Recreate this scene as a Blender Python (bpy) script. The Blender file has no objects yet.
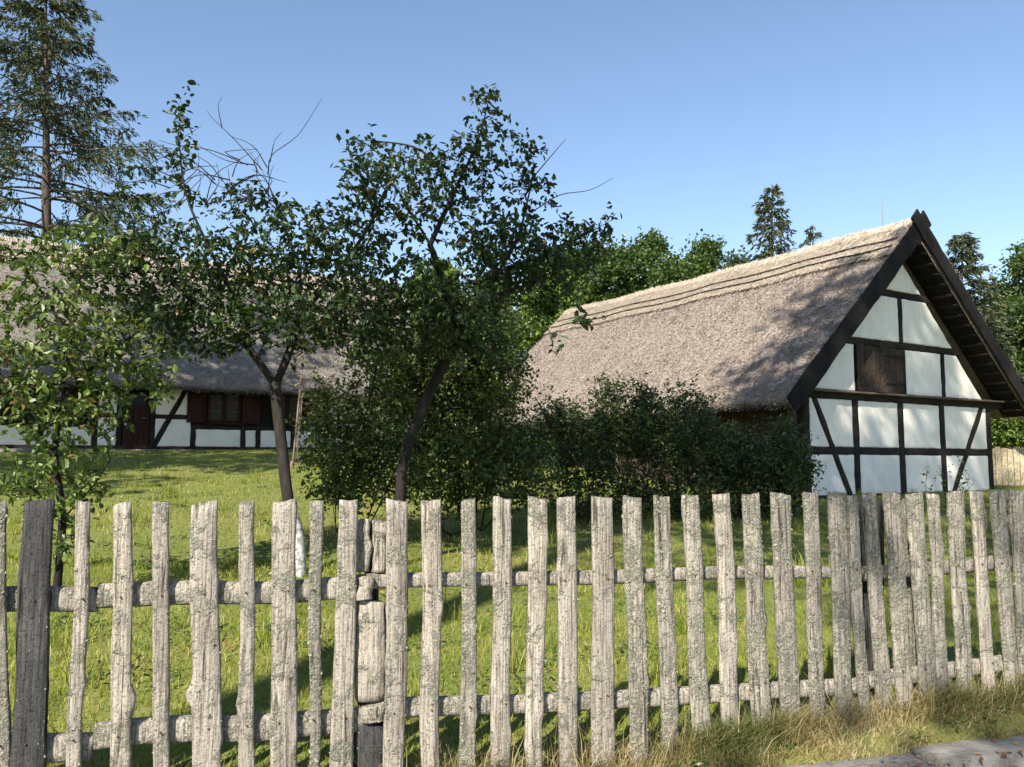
import bpy, bmesh, math, random
import numpy as np
from mathutils import Vector, noise

# ---------------------------------------------------------------- camera, sky, sun, exposure
scene = bpy.context.scene
FPX = 830.0                                   # focal length in pixels of the 1024 px wide picture
PITCH = math.atan((462 - 383.5) / FPX)
EYE = np.array([0.0, 0.0, 1.6])
cam_d = bpy.data.cameras.new('camera'); cam = bpy.data.objects.new('camera', cam_d)
scene.collection.objects.link(cam); scene.camera = cam
cam.location = EYE; cam.rotation_euler = (math.pi / 2 + PITCH, 0, 0)
cam_d.sensor_width = 36; cam_d.lens = 36 * FPX / 1024; cam_d.clip_start = 0.05; cam_d.clip_end = 3000

SUN_AZ = math.radians(25)                     # left of straight behind the camera
SUN_EL = math.radians(40)
TO_SUN = np.array([-math.sin(SUN_AZ) * math.cos(SUN_EL), -math.cos(SUN_AZ) * math.cos(SUN_EL), math.sin(SUN_EL)])
world = bpy.data.worlds.new('World'); scene.world = world; world.use_nodes = True
wn = world.node_tree.nodes; wl = world.node_tree.links; wn.clear()
sky = wn.new('ShaderNodeTexSky'); sky.sky_type = 'NISHITA'; sky.sun_disc = False
sky.sun_elevation = SUN_EL; sky.sun_rotation = math.pi + SUN_AZ
sky.air_density = 1.0; sky.dust_density = 0.25; sky.ozone_density = 1.25
bg = wn.new('ShaderNodeBackground'); bg.inputs[1].default_value = 0.10
wo = wn.new('ShaderNodeOutputWorld'); wl.new(sky.outputs[0], bg.inputs[0]); wl.new(bg.outputs[0], wo.inputs[0])
sun_d = bpy.data.lights.new('sun', 'SUN'); sun_d.energy = 5.0; sun_d.angle = math.radians(0.53); sun_d.color = (1.0, 0.93, 0.80)
sun = bpy.data.objects.new('sun', sun_d); scene.collection.objects.link(sun)
sun.rotation_euler = Vector(TO_SUN).to_track_quat('Z', 'Y').to_euler()
vs = scene.view_settings; vs.view_transform = 'Standard'; vs.look = 'None'; vs.gamma = 1; vs.use_curve_mapping = False
vs.exposure = 1.08
cy = scene.cycles
cy.max_bounces = 5; cy.diffuse_bounces = 3; cy.glossy_bounces = 2; cy.transmission_bounces = 4; cy.transparent_max_bounces = 6
cy.use_denoising = True

# ---------------------------------------------------------------- helpers
random.seed(4); RNG = np.random.default_rng(11)
COL = scene.collection

def P(px, py, d):
    """world point seen at a pixel of the photograph, at distance d ahead of the camera"""
    a = (px - 512) / FPX; b = (383.5 - py) / FPX
    r = np.array([a, math.cos(PITCH) - b * math.sin(PITCH), math.sin(PITCH) + b * math.cos(PITCH)])
    return EYE + r * (d / r[1])

def link(name, me, mat=None, parent=None, loc=None):
    o = bpy.data.objects.new(name, me); COL.objects.link(o)
    if mat is not None and me is not None and len(me.materials) == 0: me.materials.append(mat)
    if parent is not None: o.parent = parent
    if loc is not None: o.location = loc
    return o

def tag(o, label, cat=None, group=None, kind=None):
    if label: o['label'] = label
    if cat: o['category'] = cat
    if group: o['group'] = group
    if kind: o['kind'] = kind
    return o

def thing(name, label, cat, group=None, loc=(0, 0, 0)):
    o = link(name, None, loc=loc); o.empty_display_size = 0.2
    return tag(o, label, cat, group)

def mesh_np(name, V, F, rnd=None, smooth=False):
    """F: list of int arrays (n,3) or (n,4)"""
    V = np.asarray(V, np.float32)
    if not isinstance(F, list): F = [F]
    F = [np.asarray(f, np.int32) for f in F if len(f)]
    me = bpy.data.meshes.new(name)
    me.vertices.add(len(V)); me.vertices.foreach_set('co', V.ravel())
    tot = np.concatenate([np.full(len(f), f.shape[1], np.int32) for f in F])
    me.loops.add(int(tot.sum())); me.loops.foreach_set('vertex_index', np.concatenate([f.ravel() for f in F]))
    start = np.concatenate([[0], np.cumsum(tot)[:-1]]).astype(np.int32)
    me.polygons.add(len(tot)); me.polygons.foreach_set('loop_start', start); me.polygons.foreach_set('loop_total', tot)
    me.polygons.foreach_set('use_smooth', np.full(len(tot), smooth))
    if rnd is not None:
        at = me.attributes.new('rnd', 'FLOAT', 'POINT'); at.data.foreach_set('value', np.asarray(rnd, np.float32))
    me.update(calc_edges=True); me.validate()
    return me

def bm_mesh(name, verts, faces, smooth=False):
    me = bpy.data.meshes.new(name); me.from_pydata([tuple(v) for v in verts], [], faces)
    bm = bmesh.new(); bm.from_mesh(me); bmesh.ops.recalc_face_normals(bm, faces=bm.faces); bm.to_mesh(me); bm.free()
    if smooth: me.polygons.foreach_set('use_smooth', np.full(len(me.polygons), True))
    me.update(); return me

def nz(x, y, z=0.0): return noise.noise(Vector((x, y, z)))
def unit(v): v = np.asarray(v, float); return v / (np.linalg.norm(v, axis=-1, keepdims=True) + 1e-9)
def sstep(a, b, x): t = np.clip((x - a) / (b - a), 0, 1); return t * t * (3 - 2 * t)

# ---------------------------------------------------------------- materials
class NT:
    def __init__(s, name):
        s.m = bpy.data.materials.new(name); s.m.use_nodes = True; s.t = s.m.node_tree; s.t.nodes.clear()
        s.out = s.n('ShaderNodeOutputMaterial')
    def n(s, typ, **kw):
        nd = s.t.nodes.new(typ)
        for k, v in kw.items():
            if k.startswith('i_'):
                key = k[2:]; key = int(key) if key.isdigit() else key.replace('_', ' ')
                nd.inputs[key].default_value = v
            else: setattr(nd, k, v)
        return nd
    def l(s, a, b): s.t.links.new(a, b)
    def ramp(s, fac, stops, interp='LINEAR'):
        r = s.n('ShaderNodeValToRGB'); r.color_ramp.interpolation = interp
        e = r.color_ramp.elements
        while len(e) < len(stops): e.new(0.5)
        for q, (p, c) in zip(e, stops): q.position = p; q.color = (c, c, c, 1) if isinstance(c, (int, float)) else (*c, 1)
        s.l(fac, r.inputs[0]); return r.outputs[0]
    def coord(s, scale=(1, 1, 1), obj_random=True, kind='Object'):
        tc = s.n('ShaderNodeTexCoord'); mp = s.n('ShaderNodeMapping'); mp.inputs['Scale'].default_value = scale
        s.l(tc.outputs[kind], mp.inputs[0])
        if not obj_random: return mp.outputs[0]
        oi = s.n('ShaderNodeObjectInfo'); mu = s.n('ShaderNodeMath', operation='MULTIPLY'); mu.inputs[1].default_value = 57.0
        s.l(oi.outputs['Random'], mu.inputs[0])
        ad = s.n('ShaderNodeVectorMath', operation='ADD'); s.l(mp.outputs[0], ad.inputs[0]); s.l(mu.outputs[0], ad.inputs[1])
        return ad.outputs[0]
    def noise(s, vec, scale, detail=4, rough=0.6, dist=0.0):
        t = s.n('ShaderNodeTexNoise'); t.inputs['Scale'].default_value = scale; t.inputs['Detail'].default_value = detail
        t.inputs['Roughness'].default_value = rough; t.inputs['Distortion'].default_value = dist
        s.l(vec, t.inputs['Vector']); return t.outputs[0]
    def mix(s, fac, a, b, mode='MIX'):
        m = s.n('ShaderNodeMix', data_type='RGBA', blend_type=mode)
        for sock, v in ((0, fac), (6, a), (7, b)):
            if isinstance(v, (int, float)): m.inputs[sock].default_value = v
            elif isinstance(v, tuple): m.inputs[sock].default_value = (*v, 1)
            else: s.l(v, m.inputs[sock])
        return m.outputs[2]
    def math(s, op, a, b):
        m = s.n('ShaderNodeMath', operation=op)
        for k, v in ((0, a), (1, b)):
            if isinstance(v, (int, float)): m.inputs[k].default_value = v
            else: s.l(v, m.inputs[k])
        return m.outputs[0]
    def finish(s, col, rough=0.85, bump=None, strength=0.5, dist=0.01, spec=0.25, transl=None, transl_fac=0.3):
        p = s.n('ShaderNodeBsdfPrincipled'); p.inputs['Roughness'].default_value = rough; p.inputs['Specular IOR Level'].default_value = spec
        if isinstance(col, tuple): p.inputs['Base Color'].default_value = (*col, 1)
        else: s.l(col, p.inputs['Base Color'])
        if bump is not None:
            b = s.n('ShaderNodeBump'); b.inputs['Strength'].default_value = strength; b.inputs['Distance'].default_value = dist
            s.l(bump, b.inputs['Height']); s.l(b.outputs[0], p.inputs['Normal'])
        sh = p.outputs[0]
        if transl is not None:
            t = s.n('ShaderNodeBsdfTranslucent')
            s.l(transl, t.inputs[0])
            mx = s.n('ShaderNodeMixShader'); mx.inputs[0].default_value = transl_fac
            s.l(sh, mx.inputs[1]); s.l(t.outputs[0], mx.inputs[2]); sh = mx.outputs[0]
        s.l(sh, s.out.inputs[0]); return s.m

def leaf_mat(name, stops, rough=0.42, tf=0.28, spec=0.4):
    k = NT(name); a = k.n('ShaderNodeAttribute'); a.attribute_name = 'rnd'
    c = k.ramp(a.outputs['Fac'], stops)
    tr = k.mix(1.0, c, (1.5, 1.5, 0.6), 'MULTIPLY')
    return k.finish(c, rough, transl=tr, transl_fac=tf, spec=spec)

M = {}
M['leaf_cherry'] = leaf_mat('leaf_cherry', [(0, (.016, .032, .012)), (.5, (.030, .056, .017)), (.97, (.060, .098, .028)), (.992, (.18, .15, .04)), (1, (.26, .07, .03))])
M['leaf_shrub'] = leaf_mat('leaf_shrub', [(0, (.045, .075, .022)), (.5, (.10, .15, .040)), (.92, (.18, .235, .065)), (1, (.20, .12, .05))])
M['leaf_dark'] = leaf_mat('leaf_dark', [(0, (.020, .036, .014)), (.55, (.044, .070, .022)), (.9, (.10, .135, .04)), (1, (.14, .13, .05))])
M['leaf_mid'] = leaf_mat('leaf_mid', [(0, (.030, .052, .018)), (.5, (.070, .105, .030)), (.9, (.13, .17, .05)), (1, (.19, .14, .06))])
M['leaf_far'] = leaf_mat('leaf_far', [(0, (.030, .055, .016)), (.5, (.055, .095, .024)), (1, (.10, .15, .035))])
M['leaf_bright'] = leaf_mat('leaf_bright', [(0, (.060, .10, .022)), (.5, (.10, .16, .03)), (1, (.17, .23, .05))])
M['needle'] = leaf_mat('needle', [(0, (.026, .044, .024)), (.55, (.055, .076, .036)), (.9, (.10, .11, .045)), (1, (.13, .10, .055))], rough=.6, tf=.12)
M['leaf_dry'] = leaf_mat('leaf_dry', [(0, (.11, .085, .06)), (.7, (.17, .14, .09)), (1, (.12, .13, .05))], tf=.15)
M['grass'] = leaf_mat('grass_blade', [(0, (.075, .125, .016)), (.45, (.175, .23, .028)), (.8, (.28, .295, .05)), (1, (.36, .31, .12))], rough=.5, tf=.35)
M['grass_dry'] = leaf_mat('grass_dry', [(0, (.07, .105, .025)), (.3, (.16, .15, .055)), (.7, (.29, .225, .105)), (1, (.44, .37, .22))], rough=.6, tf=.3)
M['reed'] = leaf_mat('reed', [(0, (.055, .047, .042)), (.3, (.22, .185, .16)), (.7, (.42, .355, .305)), (1, (.62, .54, .47))], rough=.8, tf=.0, spec=.15)
M['reed_old'] = leaf_mat('reed_old', [(0, (.04, .036, .033)), (.3, (.14, .122, .11)), (.7, (.28, .25, .225)), (1, (.43, .39, .355))], rough=.85, tf=.0, spec=.12)
M['reed_pale'] = leaf_mat('reed_pale', [(0, (.20, .16, .12)), (.4, (.40, .33, .26)), (1, (.62, .54, .44))], rough=.8, tf=.0, spec=.15)

def bark(name, c0, c1):
    k = NT(name); v = k.coord((1, 1, .35)); n1 = k.noise(v, 14, 6, .7); n2 = k.noise(v, 3, 3)
    c = k.mix(k.ramp(n2, [(.35, 0.0), (.7, 1.0)]), c0, c1)
    c = k.mix(k.ramp(n1, [(.35, .75), (.6, 0.0)]), c, (c0[0] * .35, c0[1] * .35, c0[2] * .35))
    return k.finish(c, .9, n1, .8, .02)
M['bark'] = bark('bark', (.022, .018, .015), (.050, .042, .037))
M['bark_pale'] = bark('bark_pale', (.20, .155, .115), (.33, .27, .21))
M['bark_spruce'] = bark('bark_spruce', (.075, .058, .045), (.14, .11, .09))
k = NT('limewash_on_bark'); v = k.coord(); n1 = k.noise(v, 22, 5, .7)
M['limewash'] = k.finish(k.ramp(n1, [(.35, (.12, .10, .085)), (.56, (.50, .50, .49))]), .9, n1, .5, .01)

def weathered(name, c_lo, c_hi, c_crack, lichen_amt, lichen=(.44, .45, .37)):
    k = NT(name); v = k.coord((1, 1, 1)); vs_ = k.coord((30, 30, 1.5)); vf = k.coord((95, 95, 4.0))
    grain = k.noise(vs_, 1.0, 6, .68, .7); fine = k.noise(vf, 1.0, 5, .7); broad = k.noise(v, 3.6, 4, .65); speck = k.noise(v, 75, 5, .75); spot = k.noise(v, 24, 5, .7, .5)
    c = k.mix(k.ramp(broad, [(.3, 0.0), (.7, 1.0)]), c_lo, c_hi)
    c = k.mix(k.ramp(fine, [(.36, .75), (.55, 0.0)]), c, c_crack)
    c = k.mix(k.ramp(speck, [(.34, .85), (.47, 0.0)]), c, c_crack)
    c = k.mix(k.ramp(grain, [(.35, 1.0), (.44, 0.0)]), c, (c_crack[0] * .6, c_crack[1] * .6, c_crack[2] * .6))
    c = k.mix(k.ramp(spot, [(.30, .9), (.37, 0.0)]), c, (c_crack[0] * .7, c_crack[1] * .7, c_crack[2] * .7))
    l1 = k.noise(v, 9, 5, .72, .4); l2 = k.noise(v, 50, 5, .75)
    lm = k.math('MULTIPLY', k.ramp(l1, [(.62 - lichen_amt, 0.0), (.70 - lichen_amt, 1.0)]), k.ramp(l2, [(.44, .0), (.54, 1.0)]))
    oi = k.n('ShaderNodeObjectInfo'); tn = k.ramp(oi.outputs['Random'], [(0, (.80, .79, .78)), (.5, (.97, .96, .94)), (1, (1.08, 1.06, 1.02))])
    c = k.mix(1.0, c, tn, 'MULTIPLY')
    lc = k.ramp(k.noise(v, 40, 4, .7), [(.32, (lichen[0] * .45, lichen[1] * .45, lichen[2] * .4)), (.55, lichen)])
    c = k.mix(lm, c, lc)
    h = k.math('ADD', k.math('ADD', grain, k.math('MULTIPLY', speck, .5)), k.math('ADD', k.math('MULTIPLY', fine, .5), k.math('MULTIPLY', lm, k.math('MULTIPLY', l2, 1.5))))
    return k.finish(c, .92, h, 1.0, .022, spec=.12)
M['picket'] = weathered('weathered_picket', (.41, .37, .315), (.58, .53, .46), (.12, .10, .082), .09)
M['picket_mossy'] = weathered('lichened_picket', (.36, .33, .285), (.52, .48, .41), (.10, .086, .072), .15, (.50, .50, .40))
M['picket_dark'] = weathered('shade_dark_picket', (.060, .060, .062), (.14, .137, .132), (.02, .02, .021), .0, (.20, .20, .18))  # the shade on the broad left picket is put into this dark tone
M['rail'] = weathered('weathered_rail', (.45, .41, .35), (.60, .555, .485), (.13, .11, .09), .13, (.52, .52, .43))
k = NT('lichen'); a = k.n('ShaderNodeAttribute'); a.attribute_name = 'rnd'
M['lichen'] = k.finish(k.ramp(a.outputs['Fac'], [(0, (.10, .095, .07)), (.4, (.22, .215, .165)), (.8, (.32, .32, .255)), (1, (.24, .23, .12))]), .95, k.noise(k.coord(), 120, 4), .7, .004, spec=.1)  # lichen tones; the darkest flakes also stand for small shadows in the crust

def timber(name, c0, c1):
    k = NT(name); vs_ = k.coord((14, 14, 14)); g = k.noise(vs_, 1.0, 6, .7, 1.2); b = k.noise(k.coord(), 1.7, 3)
    c = k.mix(k.ramp(b, [(.35, 0.0), (.7, 1.0)]), c0, c1)
    c = k.mix(k.ramp(g, [(.38, .8), (.55, 0.0)]), c, (c0[0] * .3, c0[1] * .3, c0[2] * .3))
    return k.finish(c, .88, g, .7, .015, spec=.2)
M['timber'] = timber('dark_timber', (.019, .015, .013), (.046, .036, .030))
M['timber_grey'] = timber('greyed_timber', (.10, .080, .065), (.19, .155, .125))
M['board_brown'] = timber('brown_boards', (.035, .024, .019), (.080, .056, .042))
M['board_black'] = timber('black_boards', (.009, .008, .008), (.024, .020, .018))
M['oxblood'] = timber('oxblood_paint', (.034, .014, .012), (.060, .025, .021))
M['pale_board'] = timber('pale_board', (.36, .30, .20), (.52, .44, .31))

k = NT('limewash_plaster'); v = k.coord(); n1 = k.noise(v, 2.2, 5, .6); n2 = k.noise(v, 30, 5, .65); n3 = k.noise(v, 6, 4)
c = k.mix(k.ramp(n1, [(.35, 0.0), (.7, 1.0)]), (.87, .82, .745), (.74, .70, .64))
vst = k.noise(k.coord((5, 5, .5)), 1.6, 5, .65)
c = k.mix(k.math('MULTIPLY', k.ramp(vst, [(.55, 0.0), (.75, 1.0)]), .35), c, (.52, .49, .43))
c = k.mix(k.ramp(n2, [(.25, .7), (.37, 0.0)]), c, (.42, .40, .37))
M['plaster'] = k.finish(c, .95, k.math('ADD', n3, k.math('MULTIPLY', n2, .4)), .45, .02, spec=.1)

def thatch(name, cols):
    k = NT(name); v = k.coord(); sp = k.noise(v, 26, 6, .75); md = k.noise(v, 4.5, 4, .6); br = k.noise(v, .7, 3)
    c = k.ramp(sp, [(.28, cols[0]), (.45, cols[1]), (.62, cols[2])])
    c = k.mix(k.math('MULTIPLY', k.ramp(br, [(.35, 0.0), (.65, 1.0)]), .4), c, cols[3])
    return k.finish(c, .95, k.math('ADD', sp, k.math('MULTIPLY', md, 1.5)), 1.0, .04, spec=.1)
M['thatch'] = thatch('thatch', [(.08, .066, .056), (.25, .205, .172), (.40, .335, .285), (.27, .225, .20)])
M['thatch_old'] = thatch('thatch_old', [(.05, .045, .042), (.16, .14, .125), (.27, .24, .215), (.17, .15, .14)])
M['thatch_pale'] = thatch('thatch_pale', [(.16, .125, .095), (.37, .30, .235), (.52, .44, .35), (.42, .36, .29)])

k = NT('brick'); bt = k.n('ShaderNodeTexBrick'); bt.inputs['Scale'].default_value = 6.5
bt.inputs['Color1'].default_value = (.36, .13, .07, 1); bt.inputs['Color2'].default_value = (.27, .10, .06, 1); bt.inputs['Mortar'].default_value = (.35, .31, .27, 1)
k.l(k.coord(obj_random=False), bt.inputs['Vector']); M['brick'] = k.finish(bt.outputs[0], .9, bt.outputs[1], -.4, .01)
k = NT('field_stone'); v = k.coord(); n1 = k.noise(v, 7, 6, .7); n2 = k.noise(v, 1.5, 3)
M['stone'] = k.finish(k.ramp(n1, [(.3, (.09, .082, .072)), (.5, (.24, .225, .20)), (.7, (.36, .335, .30))]), .9, k.math('ADD', n1, k.math('MULTIPLY', k.noise(v, 40, 5, .75), .6)), 1.0, .03)
k = NT('window_glass'); p = k.n('ShaderNodeBsdfPrincipled'); p.inputs['Base Color'].default_value = (.008, .009, .010, 1); p.inputs['Roughness'].default_value = .12; p.inputs['Specular IOR Level'].default_value = .12
k.l(p.outputs[0], k.out.inputs[0]); M['glass'] = k.m
M['metal'] = NT('grey_metal').finish((.22, .22, .23), .5)

k = NT('lawn_ground'); v = k.coord(obj_random=False); n1 = k.noise(v, .5, 5, .6); n2 = k.noise(v, 9, 5, .7)
c = k.mix(k.ramp(n1, [(.3, 0.0), (.7, 1.0)]), (.11, .14, .030), (.19, .185, .060))
c = k.mix(k.ramp(n2, [(.3, .55), (.5, 0.0)]), c, (.07, .06, .03))
M['ground'] = k.finish(c, .95, n2, .8, .04, spec=.1)
k = NT('road_dirt'); v = k.coord(obj_random=False); n1 = k.noise(v, 3, 6, .7); n2 = k.noise(v, 30, 5, .7)
c = k.ramp(n1, [(.3, (.13, .11, .09)), (.55, (.20, .175, .15)), (.75, (.16, .10, .07))])
M['dirt'] = k.finish(c, .95, n2, .8, .02, spec=.1)

# ---------------------------------------------------------------- terrain
FY0, FSL = 4.32, 0.305                         # the fence runs along y = FY0 + FSL x
FD = unit(np.array([1.0, FSL, 0.0])); FN = np.array([FD[1], -FD[0], 0.0])   # along the fence / towards the road
def fdist(x, y): return (y - FY0 - FSL * x) * FD[0]
def hgt(x, y):
    x = np.asarray(x, float); y = np.asarray(y, float)
    d = fdist(x, y); e = .16 * sstep(-.6, 3.0, x)
    kk = .086 + (.058 - .086) * sstep(-6, 7, x)
    dd = np.where(d > 20, 20 + 8 * (1 - np.exp(-(np.maximum(d, 20) - 20) / 8)), np.maximum(d, 0))
    back = e + kk * dd + .03 * np.sin(1.3 * x + .7 * y) * np.sin(.9 * y - .5 * x) * sstep(0, 2, d)
    front = e * (1 - sstep(.10, .62, -d)) - .035 * sstep(.40, .47, -d)
    return np.where(d >= 0, back, front)

def axis(lo, hi, fine0, fine1, step):
    c = [0.0]
    a = list(np.arange(fine0, fine1 + 1e-6, step)); s = step
    up = []; q = fine1
    while q < hi: s *= 1.35; q += s; up.append(min(q, hi))
    s = step; dn = []; q = fine0
    while q > lo: s *= 1.35; q -= s; dn.append(max(q, lo))
    return np.array(dn[::-1] + a + up)
gx = axis(-900, 900, -12, 12, .16); gy = axis(-300, 1200, 1.5, 28, .16)
X, Y = np.meshgrid(gx, gy); Z = hgt(X, Y); nxn, nyn = len(gx), len(gy)
idx = np.arange(nxn * nyn).reshape(nyn, nxn)
Fq = np.stack([idx[:-1, :-1], idx[:-1, 1:], idx[1:, 1:], idx[1:, :-1]], -1).reshape(-1, 4)
ground = link('ground', mesh_np('ground', np.stack([X, Y, Z], -1).reshape(-1, 3), Fq, smooth=True), M['ground']); ground['kind'] = 'structure'

# road: dirt bed, slabs and rough kerb stones along the fence
def slab(name, pts, z0, z1, mat, parent, jit=.012, seed=0):
    r = random.Random(seed); n = len(pts)
    ring = []
    for i in range(n):
        p, q = pts[i], pts[(i + 1) % n]
        for t in (0, .34, .67):
            ring.append((p[0] + (q[0] - p[0]) * t + r.uniform(-jit, jit), p[1] + (q[1] - p[1]) * t + r.uniform(-jit, jit)))
    m = len(ring); cx = sum(a for a, b in ring) / m; cyy = sum(b for a, b in ring) / m
    V = [(a, b, z0) for a, b in ring] + [(a, b, z1 - .012 + r.uniform(-.006, .006)) for a, b in ring]
    V += [(cx + (a - cx) * .9, cyy + (b - cyy) * .9, z1 + r.uniform(-.006, .006)) for a, b in ring] + [(cx, cyy, z1 + .004)]
    Fc = []
    for L in range(2):
        for i in range(m): j = (i + 1) % m; Fc.append((L * m + i, L * m + j, (L + 1) * m + j, (L + 1) * m + i))
    for i in range(m): Fc.append((2 * m + i, 2 * m + (i + 1) % m, 3 * m))
    return link(name, bm_mesh(name, V, Fc, True), mat, parent)
def on_fence(s, off): # s along, off towards the road
    p = np.array([0, FY0, 0]) + FD * s + FN * off; return p
bed = [on_fence(-14, .60), on_fence(14, .60), on_fence(14, 8), on_fence(-14, 8)]
road = link('road', bm_mesh('road', [(p[0], p[1], -.025) for p in bed], [(0, 1, 2, 3)]), M['dirt']); road['kind'] = 'structure'
rr = random.Random(3); s = -6.0; n = 0
while s < 7:
    L = rr.uniform(.55, 1.0)
    a, b = .40, .64 + rr.uniform(-.02, .03)
    pts = [on_fence(s, b)[:2], on_fence(s + L, b)[:2], on_fence(s + L, a)[:2], on_fence(s, a)[:2]]
    slab('kerb_stone', pts, -.1, .085 + rr.uniform(-.012, .02), M['stone'], road, .018, n); n += 1; s += L + .015
for row in range(3):
    s = -5.0 + rr.uniform(0, .4); o0 = .72 + row * .52
    while s < 6:
        L = rr.uniform(.45, .7)
        pts = [on_fence(s, o0 + .50)[:2], on_fence(s + L, o0 + .50)[:2], on_fence(s + L, o0)[:2], on_fence(s, o0)[:2]]
        slab('paving_slab', pts, -.1, .02 + rr.uniform(-.012, .012), M['stone'], road, .014, n); n += 1; s += L + .025

# ---------------------------------------------------------------- timber and thatch builders
class Frame:
    def __init__(s, O, a, b): s.O = np.array(O, float); s.a = np.array(a, float); s.b = np.array(b, float); s.k = np.array([0, 0, 1.0])
    def w(s, a, b, h): return s.O + s.a * a + s.b * b + s.k * h

def hewn(name, p0, p1, wid, dep, wdir, mat, parent, jit=.008, seg=None, seed=None):
    """a hand-cut beam from p0 to p1: bevelled section, uneven faces; wdir = direction of its width"""
    r = random.Random(seed if seed is not None else hash((round(float(p0[0]), 3), round(float(p1[2]), 3), round(float(p1[0]), 3))) & 0xffff)
    p0 = np.array(p0, float); p1 = np.array(p1, float); L = np.linalg.norm(p1 - p0); t = (p1 - p0) / L
    wd = np.array(wdir, float); wd = wd - t * np.dot(wd, t); wd = wd / np.linalg.norm(wd); dd = np.cross(t, wd)
    n = seg or max(2, int(L / .22) + 1); bv = .16
    sec = [(-.5, -.5 + bv), (-.5 + bv, -.5), (.5 - bv, -.5), (.5, -.5 + bv), (.5, .5 - bv), (.5 - bv, .5), (-.5 + bv, .5), (-.5, .5 - bv)]
    V = []; Fc = []
    for i in range(n + 1):
        c = p0 + t * L * i / n; ww = wid * (1 + r.uniform(-.07, .07)); sh = r.uniform(-jit, jit)
        for x, y in sec:
            V.append(c + wd * (x * ww + sh + r.uniform(-jit, jit) * .5) + dd * (y * dep + r.uniform(-jit, jit) * .35))
    for i in range(n):
        for j in range(8): q = (j + 1) % 8; Fc.append((i * 8 + j, i * 8 + q, i * 8 + 8 + q, i * 8 + 8 + j))
    Fc.append(tuple(range(8))); Fc.append(tuple(n * 8 + j for j in range(8)))
    o = p0.copy()
    return link(name, bm_mesh(name, [v - o for v in V], Fc), mat, parent, Vector(o))

def clip(poly, n, c):
    """keep the part of a 2D polygon where n.p <= c"""
    out = []
    for i in range(len(poly)):
        p, q = poly[i], poly[(i + 1) % len(poly)]
        dp = n[0] * p[0] + n[1] * p[1] - c; dq = n[0] * q[0] + n[1] * q[1] - c
        if dp <= 0: out.append(p)
        if dp * dq < 0: t = dp / (dp - dq); out.append((p[0] + (q[0] - p[0]) * t, p[1] + (q[1] - p[1]) * t))
    return out

def panel(fr, poly, face, thick, mat, parent, flip=False, name='panel', seed=0, plane='a'):
    """infill panel: uneven outline, softly rounded edge. plane 'a': poly in (a,h) at b = face, front towards -b; 'b': poly in (b,h) at a = face, front towards -a"""
    if len(poly) < 3: return
    r = random.Random(seed); ring = []
    for i in range(len(poly)):
        p, q = poly[i], poly[(i + 1) % len(poly)]; L = math.hypot(q[0] - p[0], q[1] - p[1]); m = max(1, int(L / .13))
        for j in range(m): t = j / m; ring.append((p[0] + (q[0] - p[0]) * t + r.uniform(-.009, .009), p[1] + (q[1] - p[1]) * t + r.uniform(-.009, .009)))
    cx = sum(p[0] for p in ring) / len(ring); ch = sum(p[1] for p in ring) / len(ring); m = len(ring)
    def pt(x, h, d): return fr.w(x, face + d, h) if plane == 'a' else fr.w(face + d, x, h)
    o = pt(cx, ch, 0); V = []
    def ins(p, k_): 
        d = math.hypot(p[0] - cx, p[1] - ch); return (cx + (p[0] - cx) * (1 - k_ / d), ch + (p[1] - ch) * (1 - k_ / d))
    for p in ring: V.append(pt(p[0], p[1], thick) - o)
    for p in ring: V.append(pt(p[0], p[1], .018) - o)
    for p in ring: q = ins(p, .025); V.append(pt(q[0], q[1], .003) - o)
    for p in ring: q = ins(p, .09); V.append(pt(q[0], q[1], -.004 + r.uniform(-.002, .002)) - o)
    Fc = [tuple(3 * m + i for i in range(m))]
    for L in range(3):
        for i in range(m): j = (i + 1) % m; Fc.append((L * m + i, L * m + j, L * m + m + j, L * m + m + i))
    return link(name, bm_mesh(name, V, Fc, False), mat, parent, Vector(o))

def leaf_geo(pos, d, size, width=.32, fold=.10, up=(0, 0, 1), roll=.9, rng=RNG, simple=False):
    """leaf blades: pos (n,3), d (n,3) direction, size (n,). returns V, F, rnd"""
    n = len(pos); d = unit(d); up = np.asarray(up, float) + rng.normal(0, roll, (n, 3)) * .6
    s = unit(np.cross(d, up)); nn = np.cross(s, d)
    size = np.asarray(size)[:, None]
    r = rng.random(n)
    if simple:
        loc = [(0, 0, 0), (-width, .45, fold), (0, 1, -.05), (width, .45, fold)]
        V = np.stack([pos + size * (s * a + d * b + nn * c) for a, b, c in loc], 1)
        base = (np.arange(n) * 4)[:, None]
        F = np.concatenate([base + np.array([[0, 2, 1]]), base + np.array([[0, 3, 2]])])
        return V.reshape(-1, 3), F, np.repeat(r, 4)
    loc = [(0, 0, 0), (-width * .85, .28, fold), (-width * .8, .66, fold * .8), (0, 1.02, -.12), (width * .8, .66, fold * .8), (width * .85, .28, fold)]
    V = np.stack([pos + size * (s * a + d * b + nn * c) for a, b, c in loc], 1)
    base = (np.arange(n) * 6)[:, None]
    F = np.concatenate([base + np.array([[0, 3, 2, 1]]), base + np.array([[0, 5, 4, 3]])])
    return V.reshape(-1, 3), F, np.repeat(r, 6)

def reed_geo(pos, d, nrm, ln, wd, rng):
    n = len(pos); s = unit(np.cross(d, nrm)) * wd[:, None] * .5; e = d * ln[:, None]
    V = np.stack([pos - s, pos + s, pos + e + s * .7, pos + e - s * .7], 1).reshape(-1, 3)
    F = (np.arange(n) * 4)[:, None] + np.array([[0, 1, 2, 3]])
    return V, F, np.repeat(np.clip(rng.normal(.5, .27, n), 0, 1), 4)

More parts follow.
